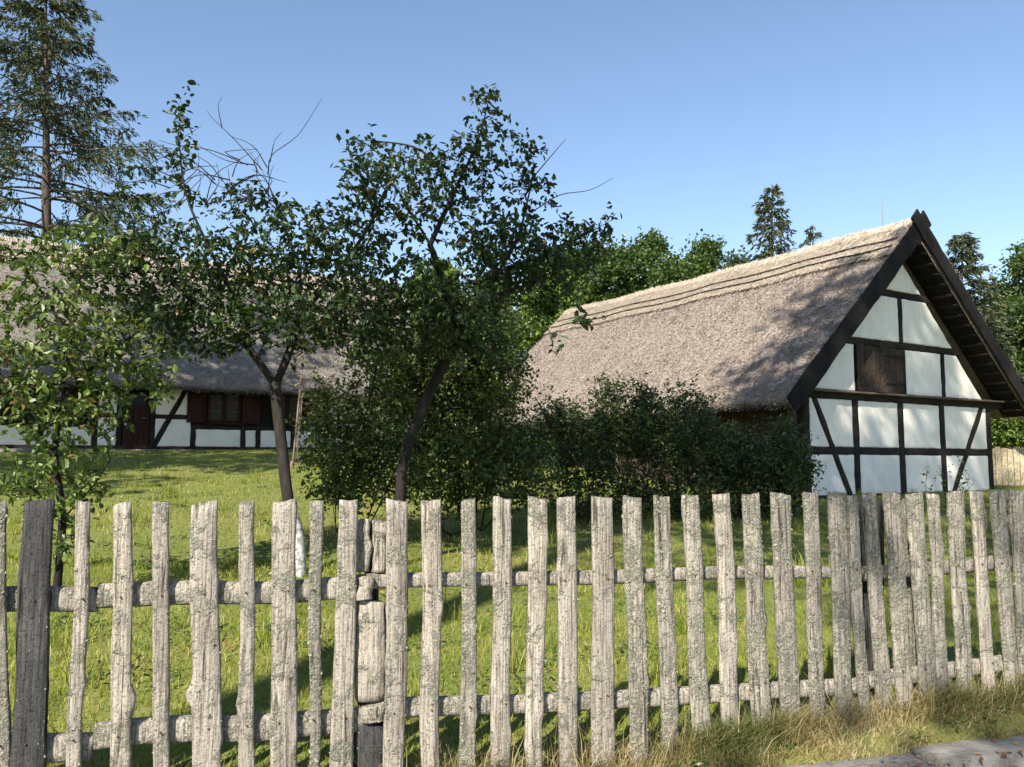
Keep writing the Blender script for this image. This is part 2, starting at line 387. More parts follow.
def roof(fr, parent, a_eave, h_eave, a_ridge, h_ridge, a_back, b0, b1, thick, n_reeds, seed, cap_len=1.2, sag=.06, mats=('thatch', 'reed', 'thatch_pale', 'reed_pale')):
    """thatched saddle roof. front slope from (a_eave,h_eave) up to the ridge, back slope mirrored down to a_back"""
    rng = np.random.default_rng(seed)
    def slope(a0, h0, sgn):
        run = abs(a_ridge - a0); rise = h_ridge - h0; Ls = math.hypot(run, rise)
        ta, th_ = sgn * run / Ls, rise / Ls               # up-slope direction in (a,h)
        na, nh = -sgn * rise / Ls, run / Ls               # outward normal
        return Ls, ta, th_, na, nh
    def sagf(b): t = (b - b0) / (b1 - b0); return -sag * np.sin(np.pi * np.clip(t, 0, 1)) + .02 * np.sin(b * 1.7 + seed)
    roots = []
    for a0, sgn, main in ((a_eave, 1, True), (a_back, -1, False)):
        Ls, ta, th_, na, nh = slope(a0, h_eave, sgn)
        nb = int((b1 - b0) / .16); ns = int(Ls / .16)
        V = []; 
        for i in range(nb + 1):
            b = b0 + (b1 - b0) * i / nb
            for j in range(ns + 1):
                s_ = Ls * j / ns
                o = thick * (.62 + .38 * min(1, s_ / .35)) + .030 * nz(b * 1.1, s_ * .8, seed) + .016 * nz(b * 4, s_ * 3, seed + 5)
                e = .05 * nz(b * 2.3, 7.7, seed) if j == 0 else 0
                V.append(fr.w(a0 + ta * (s_ + e) + na * o, b, h_eave + th_ * (s_ + e) + nh * o + sagf(b)))
        top = len(V)
        for i in range(nb + 1):
            b = b0 + (b1 - b0) * i / nb
            for j in (0, ns):
                s_ = Ls * j / ns + (.12 if j == 0 else 0)
                V.append(fr.w(a0 + ta * s_, b, h_eave + th_ * s_ + sagf(b)))
        g = np.arange(top).reshape(nb + 1, ns + 1); Fc = []
        for i in range(nb):
            for j in range(ns): Fc.append((g[i, j], g[i + 1, j], g[i + 1, j + 1], g[i, j + 1]))
            q = top + i * 2
            Fc += [(q, q + 2, q + 3, q + 1), (g[i, 0], q, q + 2, g[i + 1, 0])[::-1], (g[i, ns], g[i + 1, ns], q + 3, q + 1)]
        for i in (0, nb): q = top + i * 2; Fc.append(tuple([q] + [g[i, j] for j in range(ns + 1)] + [q + 1]))
        ro = link('roof_slope', bm_mesh('roof_slope', V, [tuple(int(x) for x in f) for f in Fc], True), M[mats[0]], parent)
        roots.append(ro)
        # loose reed ends all over the slope and a ragged fringe at eave and verges
        n = n_reeds if main else n_reeds // 5
        b = rng.uniform(b0, b1, n); s_ = rng.uniform(0.02, Ls - .3, n)
        ef = int(n * .12); s_[:ef] = rng.uniform(-.02, .10, ef)
        vf = int(n * .04); b[ef:ef + vf] = np.where(rng.random(vf) < .6, b0, b1) + rng.uniform(-.015, .015, vf)
        o = thick * (.62 + .38 * np.minimum(1, np.maximum(s_, 0) / .35)) + .030 * np.array([nz(x * 1.1, y * .8, seed) for x, y in zip(b, s_)])
        o = o + rng.uniform(-.01, .012, n)
        o[:ef] = rng.uniform(.02, thick * .65, ef)
        pos = fr.O + np.outer(a0 + ta * s_ + na * o, fr.a) + np.outer(b, fr.b) + np.outer(h_eave + th_ * s_ + nh * o + sagf(b), fr.k)
        dn = -(ta * fr.a + th_ * fr.k); nr = na * fr.a + nh * fr.k
        d = unit(dn + nr * rng.uniform(.08, .85, n)[:, None] + fr.b * rng.normal(0, .2, n)[:, None])
        pn = np.array([nz(x * .9, y * .45, seed + 3) + .5 * nz(x * 5, y * 2.2, seed + 8) for x, y in zip(b, s_)])
        Vr, Fr, R = reed_geo(pos, d, nr + np.zeros((n, 3)), rng.uniform(.025, .07, n), rng.uniform(.010, .026, n), rng)
        R = np.clip(R + np.repeat(pn, 4) * .38, 0, 1)
        tag(link('thatch_reeds', mesh_np('thatch_reeds', Vr, Fr, R), M[mats[1]], ro), None, kind='stuff')
        # ridge layer: a second, paler coat with two bent rods laid along it
        V = []; ncs = 8
        for i in range(nb + 1):
            b = b0 + .02 + (b1 - b0 - .04) * i / nb
            edge = cap_len + .05 * nz(b * 1.3, 3.3, seed) 
            for j in range(ncs + 1):
                t = j / ncs; s_ = Ls + thick * .25 - (edge) * t
                o = thick + .085 * (1 - .35 * t) + .02 * nz(b * 3, s_ * 4, seed + 9) + .012 * nz(b * 9, s_ * 3, seed + 2)
                for gp in (.5, .79): o -= .03 * math.exp(-((t - gp) / .05) ** 2)
                if j == ncs: o = thick - .03
                V.append(fr.w(a0 + ta * s_ + na * o, b, h_eave + th_ * s_ + nh * o + sagf(b)))
        g = np.arange(len(V)).reshape(nb + 1, ncs + 1)
        Fc = [(int(g[i, j]), int(g[i + 1, j]), int(g[i + 1, j + 1]), int(g[i, j + 1])) for i in range(nb) for j in range(ncs)]
        link('ridge_layer', bm_mesh('ridge_layer', V, Fc, True), M[mats[2]], ro)
        for gp in (.5, .79):
            pts = []
            for i in range(0, nb + 1):
                b = b0 + .12 + (b1 - b0 - .3) * i / nb; s_ = Ls + thick * .25 - cap_len * gp + .06 * nz(b * 1.1, gp * 9, seed)
                o = thick + .085 * (1 - .35 * gp) + .012
                pts.append(fr.w(a0 + ta * s_ + na * o, b, h_eave + th_ * s_ + nh * o + sagf(b)))
            Vt, Ft = tube(pts, np.full(len(pts), .036), 5)
            link('ridge_rod', mesh_np('ridge_rod', Vt, Ft, smooth=True), M['board_black'], ro)
        n = n_reeds // (3 if main else 6); b = rng.uniform(b0, b1, n); t = rng.random(n) ** 1.3
        t[: n // 3] = rng.uniform(-.06, .1, n // 3)
        s_ = Ls + thick * .25 - cap_len * t; o = thick + .085 * (1 - .35 * t) + rng.uniform(-.012, .012, n)
        pos = fr.O + np.outer(a0 + ta * s_ + na * o, fr.a) + np.outer(b, fr.b) + np.outer(h_eave + th_ * s_ + nh * o + sagf(b), fr.k)
        d = unit(dn + nr * rng.uniform(.02, .22, n)[:, None] + fr.b * rng.normal(-.12, .2, n)[:, None])
        d[: n // 3] = unit(-dn * 1.0 + nr * rng.uniform(-.1, .35, n // 3)[:, None] + fr.b * rng.normal(-.25, .3, n // 3)[:, None])
        Vr, Fr, R = reed_geo(pos, d, nr + np.zeros((n, 3)), rng.uniform(.07, .17, n), rng.uniform(.012, .028, n), rng)
        tag(link('ridge_reeds', mesh_np('ridge_reeds', Vr, Fr, R), M[mats[3]], ro), None, kind='stuff')
    return roots

def tube(pts, rad, sides=5, cap=True):
    pts = np.asarray(pts, float); n = len(pts); t = np.gradient(pts, axis=0); t = unit(t)
    ref = np.array([0, 0, 1.0]) if abs(t[0][2]) < .9 else np.array([1.0, 0, 0])
    s = unit(np.cross(t, ref)); u_ = np.cross(t, s)
    an = np.arange(sides) * 2 * math.pi / sides
    V = pts[:, None, :] + (s[:, None, :] * np.cos(an)[None, :, None] + u_[:, None, :] * np.sin(an)[None, :, None]) * np.asarray(rad)[:, None, None]
    g = np.arange(n * sides).reshape(n, sides); h = np.roll(g, -1, 1)
    F = np.stack([g[:-1], h[:-1], h[1:], g[1:]], -1).reshape(-1, 4)
    return V.reshape(-1, 3), F

# ---------------------------------------------------------------- the timber-framed barn on the right
ang = math.radians(58.4)
U = np.array([math.sin(ang), math.cos(ang), 0]); Vv = np.array([-math.cos(ang), math.sin(ang), 0])
A0 = P(806, 490, 17.8); A0[2] = .8
BF = Frame(A0, U, Vv)
barn = thing('thatched_barn', 'thatched barn with white half-timbered gable, dark hatch and crossed boards at the ridge', 'barn', loc=Vector(A0))
barn_inv = barn.matrix_basis.inverted()
class Root:                                     # children keep world coordinates
    pass
def adopt(o, parent):
    o.parent = parent; o.matrix_parent_inverse = parent.matrix_basis.inverted()
    return o
_link = link
def link(name, me, mat=None, parent=None, loc=None):
    o = _link(name, me, mat, None, loc)
    if parent is not None: 
        o.parent = parent
        pm = parent.matrix_basis if parent.parent is None else parent.parent.matrix_basis @ parent.matrix_parent_inverse @ parent.matrix_basis
        if parent.parent is not None:
            pm = parent.parent.matrix_basis @ parent.matrix_parent_inverse @ parent.matrix_basis
        o.matrix_parent_inverse = pm.inverted()
    return o

BW, BL = 7.3, 13.1
APEX = (3.7, 5.72)                              # wall apex under the thatch
RL = ((0.0, 2.02), APEX); RR = ((BW, 2.06), APEX)
def rake_clip(poly, m=0.0):
    (x0, h0), (x1, h1) = RL; n = (-(h1 - h0), x1 - x0); L = math.hypot(*n); n = (n[0] / L, n[1] / L); poly = clip(poly, n, n[0] * x0 + n[1] * h0 - m)
    (x0, h0), (x1, h1) = RR; n = ((h1 - h0), -(x1 - x0)); L = math.hypot(*n); n = (n[0] / L, n[1] / L); return clip(poly, n, n[0] * x0 + n[1] * h0 - m)
# wall core behind the panels
core = rake_clip([(.02, -.4), (BW - .02, -.4), (BW - .02, 6), (.02, 6)], .04)
V = [BF.w(x, .06, h) for x, h in core] + [BF.w(x, .30, h) for x, h in core]; m = len(core)
link('gable_wall', bm_mesh('gable_wall', V, [tuple(range(m)), tuple(range(m, 2 * m))] + [(i, (i + 1) % m, m + (i + 1) % m, m + i) for i in range(m)]), M['board_black'], barn)
def gp(a0, a1, h0, h1, cuts=(), seed=0):
    poly = rake_clip([(a0, h0), (a1, h0), (a1, h1), (a0, h1)], .02)
    for n, c in cuts: poly = clip(poly, n, c)
    panel(BF, poly, 0.0, .07, M['plaster'], barn, seed=seed)
# half planes of the two braces
def brace_cut(p, q, wid):
    n = (q[1] - p[1], -(q[0] - p[0])); L = math.hypot(*n); n = (n[0] / L, n[1] / L); c = n[0] * p[0] + n[1] * p[1]
    return [((n[0], n[1]), c - wid / 2)], [((-n[0], -n[1]), -c - wid / 2)]
brA = ((.34, 2.24), (1.50, .02)); brB = ((6.92, 2.24), (5.45, .02))
posts = [.10, 1.77, 3.45, 5.13, 7.20]; pw = .215
sd = 0
for row, (h0, h1) in enumerate(((.06, .96), (1.13, 2.19))):
    for i in range(4):
        a0 = posts[i] + pw / 2; a1 = posts[i + 1] - pw / 2; sd += 1
        br = brA if i == 0 else brB if i == 3 else None
        if br:
            c1, c2 = brace_cut(*br, .15); gp(a0, a1, h0, h1, c1, sd); gp(a0, a1, h0, h1, c2, sd + 50)
        else: gp(a0, a1, h0, h1, (), sd)
gp(-1, 1.80, 2.40, 3.48, (), 20); gp(3.72, 5.19, 2.40, 3.48, (), 21); gp(5.35, 8, 2.40, 3.48, (), 22)
gp(0, 3.53, 3.65, 4.72, (), 23); gp(3.69, 8, 3.65, 4.72, (), 24); gp(0, 8, 4.89, 5.9, (), 25)
T = M['timber']
def gb(p, q, w_, proud, mat=T, name='beam', dep=.16):
    hewn(name, BF.w(p[0], -proud + dep / 2, p[1]), BF.w(q[0], -proud + dep / 2, q[1]), w_, dep, np.cross(unit(BF.w(q[0], 0, q[1]) - BF.w(p[0], 0, p[1])), BF.b), mat, barn, .009)
for a in posts: gb((a, -.35), (a, 2.22), pw, .016, name='post')
for i in range(4): gb((posts[i] + pw / 2, 1.045), (posts[i + 1] - pw / 2, 1.045), .17, .011, name='rail')
gb((0, .0), (BW, .0), .18, .022, name='sill_beam')
gb(*brA, .15, .027, name='brace'); gb(*brB, .15, .027, name='brace')
gb((-.35, 2.29), (BW + .55, 2.29), .20, .03, name='tie_beam')
hewn('ledge_board', BF.w(-.2, -.09, 2.35), BF.w(BW + .62, -.09, 2.37), .20, .05, BF.b, M['timber_grey'], barn, .008)
gb((1.42, 3.56), (6.12, 3.56), .16, .014, name='rail'); gb((2.72, 4.80), (4.72, 4.80), .16, .014, name='collar_beam')
gb((3.61, 3.64), (3.61, 4.72), .15, .010, name='post'); gb((5.27, 2.39), (5.27, 3.48), .15, .010, name='post'); gb((3.66, 2.39), (3.66, 3.48), .11, .018, name='post')
hatch = hewn('loft_hatch', BF.w(1.84, .03, 2.95), BF.w(3.60, .03, 2.95), 1.12, .04, BF.k, M['board_black'], barn, .003)
for i in range(6):
    a = 1.86 + .29 * i
    hewn('plank', BF.w(a + .14, -.012 - .004 * (i % 2), 2.41), BF.w(a + .14, -.012 - .004 * (i % 2), 3.50 - .02 * (i % 3)), .275, .03, BF.a, M['board_brown'], hatch, .004)
for h in (2.62, 3.28): hewn('hinge_strap', BF.w(2.9, -.036, h), BF.w(3.58, -.036, h), .05, .012, BF.k, M['board_black'], hatch, .001)

# side wall facing left: tarred planks between posts
V = [BF.w(.06, .2, -.4), BF.w(.06, BL, -.4), BF.w(.06, BL, 2.3), BF.w(.06, .2, 2.3), BF.w(.3, .2, -.4), BF.w(.3, BL, -.4), BF.w(.3, BL, 2.3), BF.w(.3, .2, 2.3)]
BOXF = [(0, 1, 2, 3), (4, 7, 6, 5), (0, 4, 5, 1), (3, 2, 6, 7), (0, 3, 7, 4), (1, 5, 6, 2)]
link('side_wall', bm_mesh('side_wall', V, BOXF), M['board_black'], barn)
V = [BF.w(BW - .3, .2, -.4), BF.w(BW - .3, BL, -.4), BF.w(BW - .3, BL, 2.3), BF.w(BW - .3, .2, 2.3), BF.w(BW - .06, .2, -.4), BF.w(BW - .06, BL, -.4), BF.w(BW - .06, BL, 2.3), BF.w(BW - .06, .2, 2.3)]
link('side_wall', bm_mesh('side_wall', V, BOXF), M['board_black'], barn)
V = [BF.w(x, BL - .3, h) for x, h in core] + [BF.w(x, BL - .05, h) for x, h in core]
link('gable_wall', bm_mesh('gable_wall', V, [tuple(range(m)), tuple(range(m, 2 * m))] + [(i, (i + 1) % m, m + (i + 1) % m, m + i) for i in range(m)]), M['board_black'], barn)
b = .45
while b < 6.2:
    hewn('wall_plank', BF.w(.035, b, -.3), BF.w(.035, b, 2.05), .21, .04, BF.b, M['board_brown'], barn, .006); b += .225
for b in (.28, 3.2, 6.3, 9.4, 12.7): hewn('side_post', BF.w(-.01, b, -.35), BF.w(-.01, b, 2.15), .2, .16, BF.b, M['timber_grey'], barn)
hewn('wall_plate', BF.w(-.06, -.1, 2.14), BF.w(-.06, BL, 2.14), .18, .16, BF.k, T, barn)
for b in np.arange(.9, 12.9, 1.5): hewn('rafter_end', BF.w(-.62, b, 1.86), BF.w(.15, b, 2.52), .11, .12, BF.b, T, barn)

hr = 6.14
roof(BF, barn, -.88, 1.92, 3.70, hr, 8.28, -.5, BL + .75, .30, 95000, 5)
# verge boards in front of the thatch edge, crossing above the ridge
def rake_pt(side, t, b, off, hz_=.03): # t = 0 eave, 1 ridge (may exceed)
    a0 = -.86 if side < 0 else 8.26
    ru, ri = 3.70 - a0, hr + hz_ - 1.94; L = math.hypot(ru, ri); n_ = (-(ri) / L * (1 if side < 0 else -1), abs(ru) / L)
    return BF.w(a0 + ru * t + n_[0] * off, b, 1.94 + ri * t + n_[1] * off)
for side, bb in ((-1, -.545), (1, -.60)):
    p, q = rake_pt(side, -.015, bb, .125), rake_pt(side, 1.085, bb, .125)
    wd = rake_pt(side, .5, bb, 1) - rake_pt(side, .5, bb, 0)
    vb = hewn('verge_board', p, q, .42 if side < 0 else .36, .05, wd, M['board_black'], barn, .006)  # near-black colour takes in the shade on the verge boards
# underside boards and battens of the overhang (seen on the right-hand slope)
def so(side, t, b, off): return rake_pt(side, t, b, off, 0.0)
for side in (-1, 1):
    for kx in range(4):
        bq = -.415 + kx * .155
        hewn('soffit_board', so(side, .02, bq, -.035), so(side, .965, bq, -.035), .15, .03, BF.b, M['board_black'], barn, .004)
    for i in range(17):
        t = .06 + i * .054
        hewn('batten', so(side, t, -.47, -.066), so(side, t + .002, .02, -.066), .075, .03, so(side, 1, 0, 0) - so(side, 0, 0, 0), T if i % 3 else M['board_brown'], barn, .005)
rod = BF.w(3.70, .42, hr + .3)
Vt, Ft = tube([rod, rod + np.array([0, 0, .45]), rod + np.array([.005, 0, .9])], [.016, .013, .006], 5)
link('lightning_rod', mesh_np('lightning_rod', Vt, Ft), M['metal'], barn)

# ---------------------------------------------------------------- the cottage on the left, front parallel to the barn's gable
C0 = P(196, 449, 26.0); C0[2] = 1.98
CF = Frame(C0, Vv, U)                            # a = towards the back, b = along the front
cot = thing('thatched_cottage', 'long thatched cottage with white half-timbered wall and oxblood shutters behind the trees', 'cottage', loc=Vector(C0))
CB0, CB1 = -11.0, 8.1
V = [CF.w(.06, CB0, -.5), CF.w(.06, CB1, -.5), CF.w(.06, CB1, 2.3), CF.w(.06, CB0, 2.3), CF.w(8, CB0, -.5), CF.w(8, CB1, -.5), CF.w(8, CB1, 2.3), CF.w(8, CB0, 2.3)]
link('wall', bm_mesh('wall', V, BOXF), M['board_black'], cot)
for bb in (CB0 + .02, CB1 - .02):
    tri = [CF.w(.1, bb, 2.28), CF.w(7.9, bb, 2.28), CF.w(4, bb, 6.4)]; t2 = [p + CF.b * (.15 if bb < 0 else -.15) for p in tri]
    link('gable', bm_mesh('gable', tri + t2, [(0, 1, 2), (3, 5, 4), (0, 3, 4, 1), (1, 4, 5, 2), (2, 5, 3, 0)]), M['board_brown'], cot)
V = [CF.w(-.16, CB0 - .1, -.5), CF.w(-.16, CB1 + .1, -.5), CF.w(-.16, CB1 + .1, .0), CF.w(-.16, CB0 - .1, .0), CF.w(.2, CB0 - .1, -.5), CF.w(.2, CB1 + .1, -.5), CF.w(.2, CB1 + .1, .0), CF.w(.2, CB0 - .1, .0)]
link('plinth', bm_mesh('plinth', V, BOXF), M['stone'], cot)
def cgab(px, py):
    a = (px - 512) / FPX; b = (383.5 - py) / FPX
    r = np.array([a, math.cos(PITCH) - b * math.sin(PITCH), math.sin(PITCH) + b * math.cos(PITCH)])
    t = np.dot(C0 - EYE, Vv) / np.dot(r, Vv); p = EYE + r * t - C0; return float(np.dot(p, U)), float(p[2])
def cpan(b0, b1, h0, h1, cuts=(), seed=0):
    poly = [(b0, h0), (b1, h0), (b1, h1), (b0, h1)]
    for n, c in cuts: poly = clip(poly, n, c)
    panel(CF, poly, 0.0, .07, M['plaster'], cot, seed=seed, plane='b')
def cb(p, q, w_, proud, mat=T, name='beam', dep=.15):
    e = CF.w(-proud + dep / 2, q[0], q[1]) - CF.w(-proud + dep / 2, p[0], p[1])
    hewn(name, CF.w(-proud + dep / 2, p[0], p[1]), CF.w(-proud + dep / 2, q[0], q[1]), w_, dep, np.cross(unit(e), CF.a), mat, cot, .008)
def window(b0, b1, h0, h1, shutters=(True, True)):
    w_ = hewn('window', CF.w(.03, b0, (h0 + h1) / 2), CF.w(.03, b1, (h0 + h1) / 2), h1 - h0, .05, CF.k, M['board_black'], cot, .001)
    bm_ = (b0 + b1) / 2
    for x in (b0 + .035, bm_ - .035, bm_ + .035, b1 - .035): hewn('window_frame', CF.w(-.035, x, h0 + .07), CF.w(-.035, x, h1 - .07), .065, .06, CF.b, M['oxblood'], w_, .002)
    for h in (h0 + .035, h1 - .035): hewn('window_frame', CF.w(-.032, b0, h), CF.w(-.032, b1, h), .07, .06, CF.k, M['oxblood'], w_, .002)
    for x0, x1 in ((b0 + .07, bm_ - .07), (bm_ + .07, b1 - .07)):
        hh = [h0 + .07 + (h1 - h0 - .14) * i / 3 for i in range(4)]
        for i in range(3):
            Vp = [CF.w(-.012 + .004 * i, x0, hh[i]), CF.w(-.012 + .004 * i, x1, hh[i]), CF.w(-.014, x1, hh[i + 1]), CF.w(-.014, x0, hh[i + 1])]
            link('pane', bm_mesh('pane', Vp, [(0, 1, 2, 3)]), M['glass'], w_)
            if i: hewn('glazing_bar', CF.w(-.03, x0, hh[i]), CF.w(-.03, x1, hh[i]), .03, .03, CF.k, M['timber_grey'], w_, .001)
    hewn('window_sill', CF.w(-.07, b0 - .08, h0 - .04), CF.w(-.07, b1 + .08, h0 - .04), .06, .14, CF.k, M['oxblood'], w_, .003)
    for s_, on in ((-1, shutters[0]), (1, shutters[1])):
        if not on: continue
        x0 = b0 - .62 if s_ < 0 else b1 + .04
        sh = hewn('shutter', CF.w(-.045, x0, (h0 + h1) / 2), CF.w(-.045, x0 + .58, (h0 + h1) / 2), h1 - h0, .03, CF.k, M['oxblood'], cot, .003)
        for i in range(4): hewn('plank', CF.w(-.066, x0 + .075 + i * .143, h0 + .01), CF.w(-.066, x0 + .075 + i * .143, h1 - .01), .135, .02, CF.b, M['oxblood'], sh, .002)
(wb0, wh1), (wb1, wh0) = cgab(208, 396), cgab(240, 423)
win = [(wb0, wb1, (True, True)), (wb1 + 1.02, wb1 + 1.02 + (wb1 - wb0), (False, True)), (wb0 - 5.05, wb0 - 4.1, (True, True)), (wb0 - 8.6, wb0 - 7.65, (True, True))]
for x0, x1, sh in win: window(x0, x1, wh0, 1.86, sh)
d0, d1 = cgab(123, 420)[0], cgab(149, 420)[0]
door = hewn('door', CF.w(.01, d0, .95), CF.w(.01, d1, .95), 1.88, .06, CF.k, M['board_black'], cot, .001)
nd = 5
for i in range(nd):
    x = d0 + (d1 - d0) * (i + .5) / nd; hewn('plank', CF.w(-.035, x, .04), CF.w(-.035, x, 1.22), (d1 - d0) / nd * .95, .03, CF.b, M['oxblood'], door, .003)
Vp = [CF.w(-.03, d0 + .1, 1.30), CF.w(-.03, d1 - .1, 1.30), CF.w(-.03, d1 - .1, 1.80), CF.w(-.03, d0 + .1, 1.80)]
link('pane', bm_mesh('pane', Vp, [(0, 1, 2, 3)]), M['glass'], door)
for h in (1.26, 1.84): hewn('door_rail', CF.w(-.04, d0, h), CF.w(-.04, d1, h), .08, .04, CF.k, M['oxblood'], door, .002)
Vt, Ft = tube([CF.w(-.06, d1 - .12, .95), CF.w(-.11, d1 - .12, .95), CF.w(-.11, d1 - .22, .95)], [.012] * 3, 5); link('handle', mesh_np('handle', Vt, Ft), M['metal'], door)
for h in (.0,): cb((CB0, .02), (CB1, .02), .16, .02, name='sill_beam')
cb((CB0, 2.02), (CB1, 2.02), .22, .025, name='wall_plate')
postb = [cgab(x, 440)[0] for x in (193, 243, 258)] + [d0 - .1, d1 + .1]
postb += [postb[2] + 1.15, postb[2] + 2.3, 5.3, 6.6, 8.0, d0 - .75, d0 - 2.15, d0 - 3.3, d0 - 4.6, d0 - 6.0, CB0 + .1]
postb = sorted(postb)
railh = cgab(180, 417)[1]
def over(b0, b1): return any(b1 > x0 - (.64 if sh[0] else 0) and b0 < x1 + (.64 if sh[1] else 0) for x0, x1, sh in win)
for i, x in enumerate(postb):
    top = wh0 - .1 if over(x - .05, x + .05) else 1.92
    cb((x, .08), (x, top), .16, .014, name='post')
    if i == len(postb) - 1: break
    y = postb[i + 1]; x0, x1 = x + .08, y - .08
    if abs(x - (d0 - .1)) < .01: continue
    w_ = over(x0, x1); hr_ = wh0 - .16 if w_ else railh
    cuts = [((), ())]
    if abs(x - (d1 + .1)) < .01:
        bp, bq = cgab(178, 404), cgab(153, 447); c1, c2 = brace_cut(bp, bq, .15)
        cb(bp, bq, .15, .022, name='brace')
        for cc, s0 in ((c1, 0), (c2, 30)):
            cpan(x0, x1, .10, railh - .07, cc, i + s0); cpan(x0, x1, railh + .07, 1.91, cc, i + s0 + 7)
        cb((x0, railh), (x1, railh), .13, .010, name='rail')
    else:
        cpan(x0, x1, .10, hr_ - .07, (), i)
        cb((x0, hr_), (x1, hr_), .13, .010, name='rail')
        if not w_: cpan(x0, x1, hr_ + .07, 1.91, (), i + 60)
roof(CF, cot, -1.0, 1.80, 4.0, 6.55, 9.0, CB0 - .5, CB1 + .4, .32, 60000, 9, cap_len=1.3, sag=.1, mats=('thatch_old', 'reed_old', 'thatch', 'reed'))
def brick_box(name, p, sx, sy, sz, parent, fr):
    vs_ = [fr.w(a, b, h) for h in (0, sz) for a, b in ((-sx, -sy), (sx, -sy), (sx, sy), (-sx, sy))]
    off = p - fr.O; return link(name, bm_mesh(name, [v + off for v in vs_], [(0, 3, 2, 1), (4, 5, 6, 7), (0, 1, 5, 4), (1, 2, 6, 5), (2, 3, 7, 6), (3, 0, 4, 7)]), M['brick'], parent)
pc = CF.w(4.0, -1.55, 6.2)
brick_box('chimney', pc, .33, .36, 1.15, cot, CF); brick_box('chimney_cap', pc + np.array([0, 0, 1.153]), .39, .42, .12, cot, CF)

# ---------------------------------------------------------------- picket fence in front
def on_plane(px, py, off):
    a = (px - 512) / FPX; b = (383.5 - py) / FPX
    r = np.array([a, math.cos(PITCH) - b * math.sin(PITCH), math.sin(PITCH) + b * math.cos(PITCH)])
    o = np.array([0, FY0, 0]) + FN * off
    return EYE + r * (np.dot(o - EYE, FN) / np.dot(r, FN))
fence = thing('picket_fence', 'weathered grey split-picket fence with lichen along the roadside', 'fence', loc=(0, FY0, 0))
PK = [ # top x0,x1, bottom x0,x1, bottom y, top y, look
 (-22, -8, -28, -14, 790, 501, 0), (-8, 6, -6, 9, 790, 501, 1), (25, 56, 9, 44, 790, 500, 2), (76, 91, 67, 82, 785, 501, 0), (114, 132, 109, 131, 785, 503, 0), (153, 169, 154, 171, 782, 502, 0),
 (193, 219, 191, 221, 780, 502, 0), (240, 255, 238, 254, 778, 501, 0), (273, 297, 269, 295, 776, 501, 0), (310, 324, 309, 319, 774, 501, 1), (339, 358, 331, 354, 772, 500, 0),
 (387, 407, 383, 405, 770, 500, 0), (421, 441, 422, 440, 768, 500, 0), (460, 474, 460, 476, 766, 500, 1), (493, 511, 491, 510, 764, 498, 0), (527, 546, 526, 542, 762, 498, 0),
 (557, 575, 559, 578, 758, 497, 0), (591, 612, 592, 615, 755, 497, 0), (624, 642, 630, 648, 752, 497, 1), (653, 669, 663, 679, 747, 496, 1), (682, 698, 693, 710, 742, 495, 1),
 (713, 729, 723, 740, 738, 494, 0), (742, 759, 753, 771, 735, 494, 1), (771, 790, 781, 800, 730, 493, 1), (803, 817, 810, 824, 725, 492, 1), (827, 845, 837, 853, 720, 492, 1),
 (845, 856, 858, 869, 715, 495, 1), (862, 875, 877, 892, 711, 493, 1), (882, 899, 898, 913, 707, 492, 1), (906, 922, 919, 935, 704, 493, 1), (927, 938, 936, 948, 701, 494, 1),
 (946, 962, 958, 972, 698, 491, 1), (970, 982, 983, 995, 694, 491, 0), (988, 1003, 1005, 1018, 690, 490, 1), (1007, 1021, 1021, 1035, 687, 490, 1), (1031, 1046, 1046, 1061, 684, 490, 1), (1054, 1068, 1070, 1085, 681, 490, 0)]
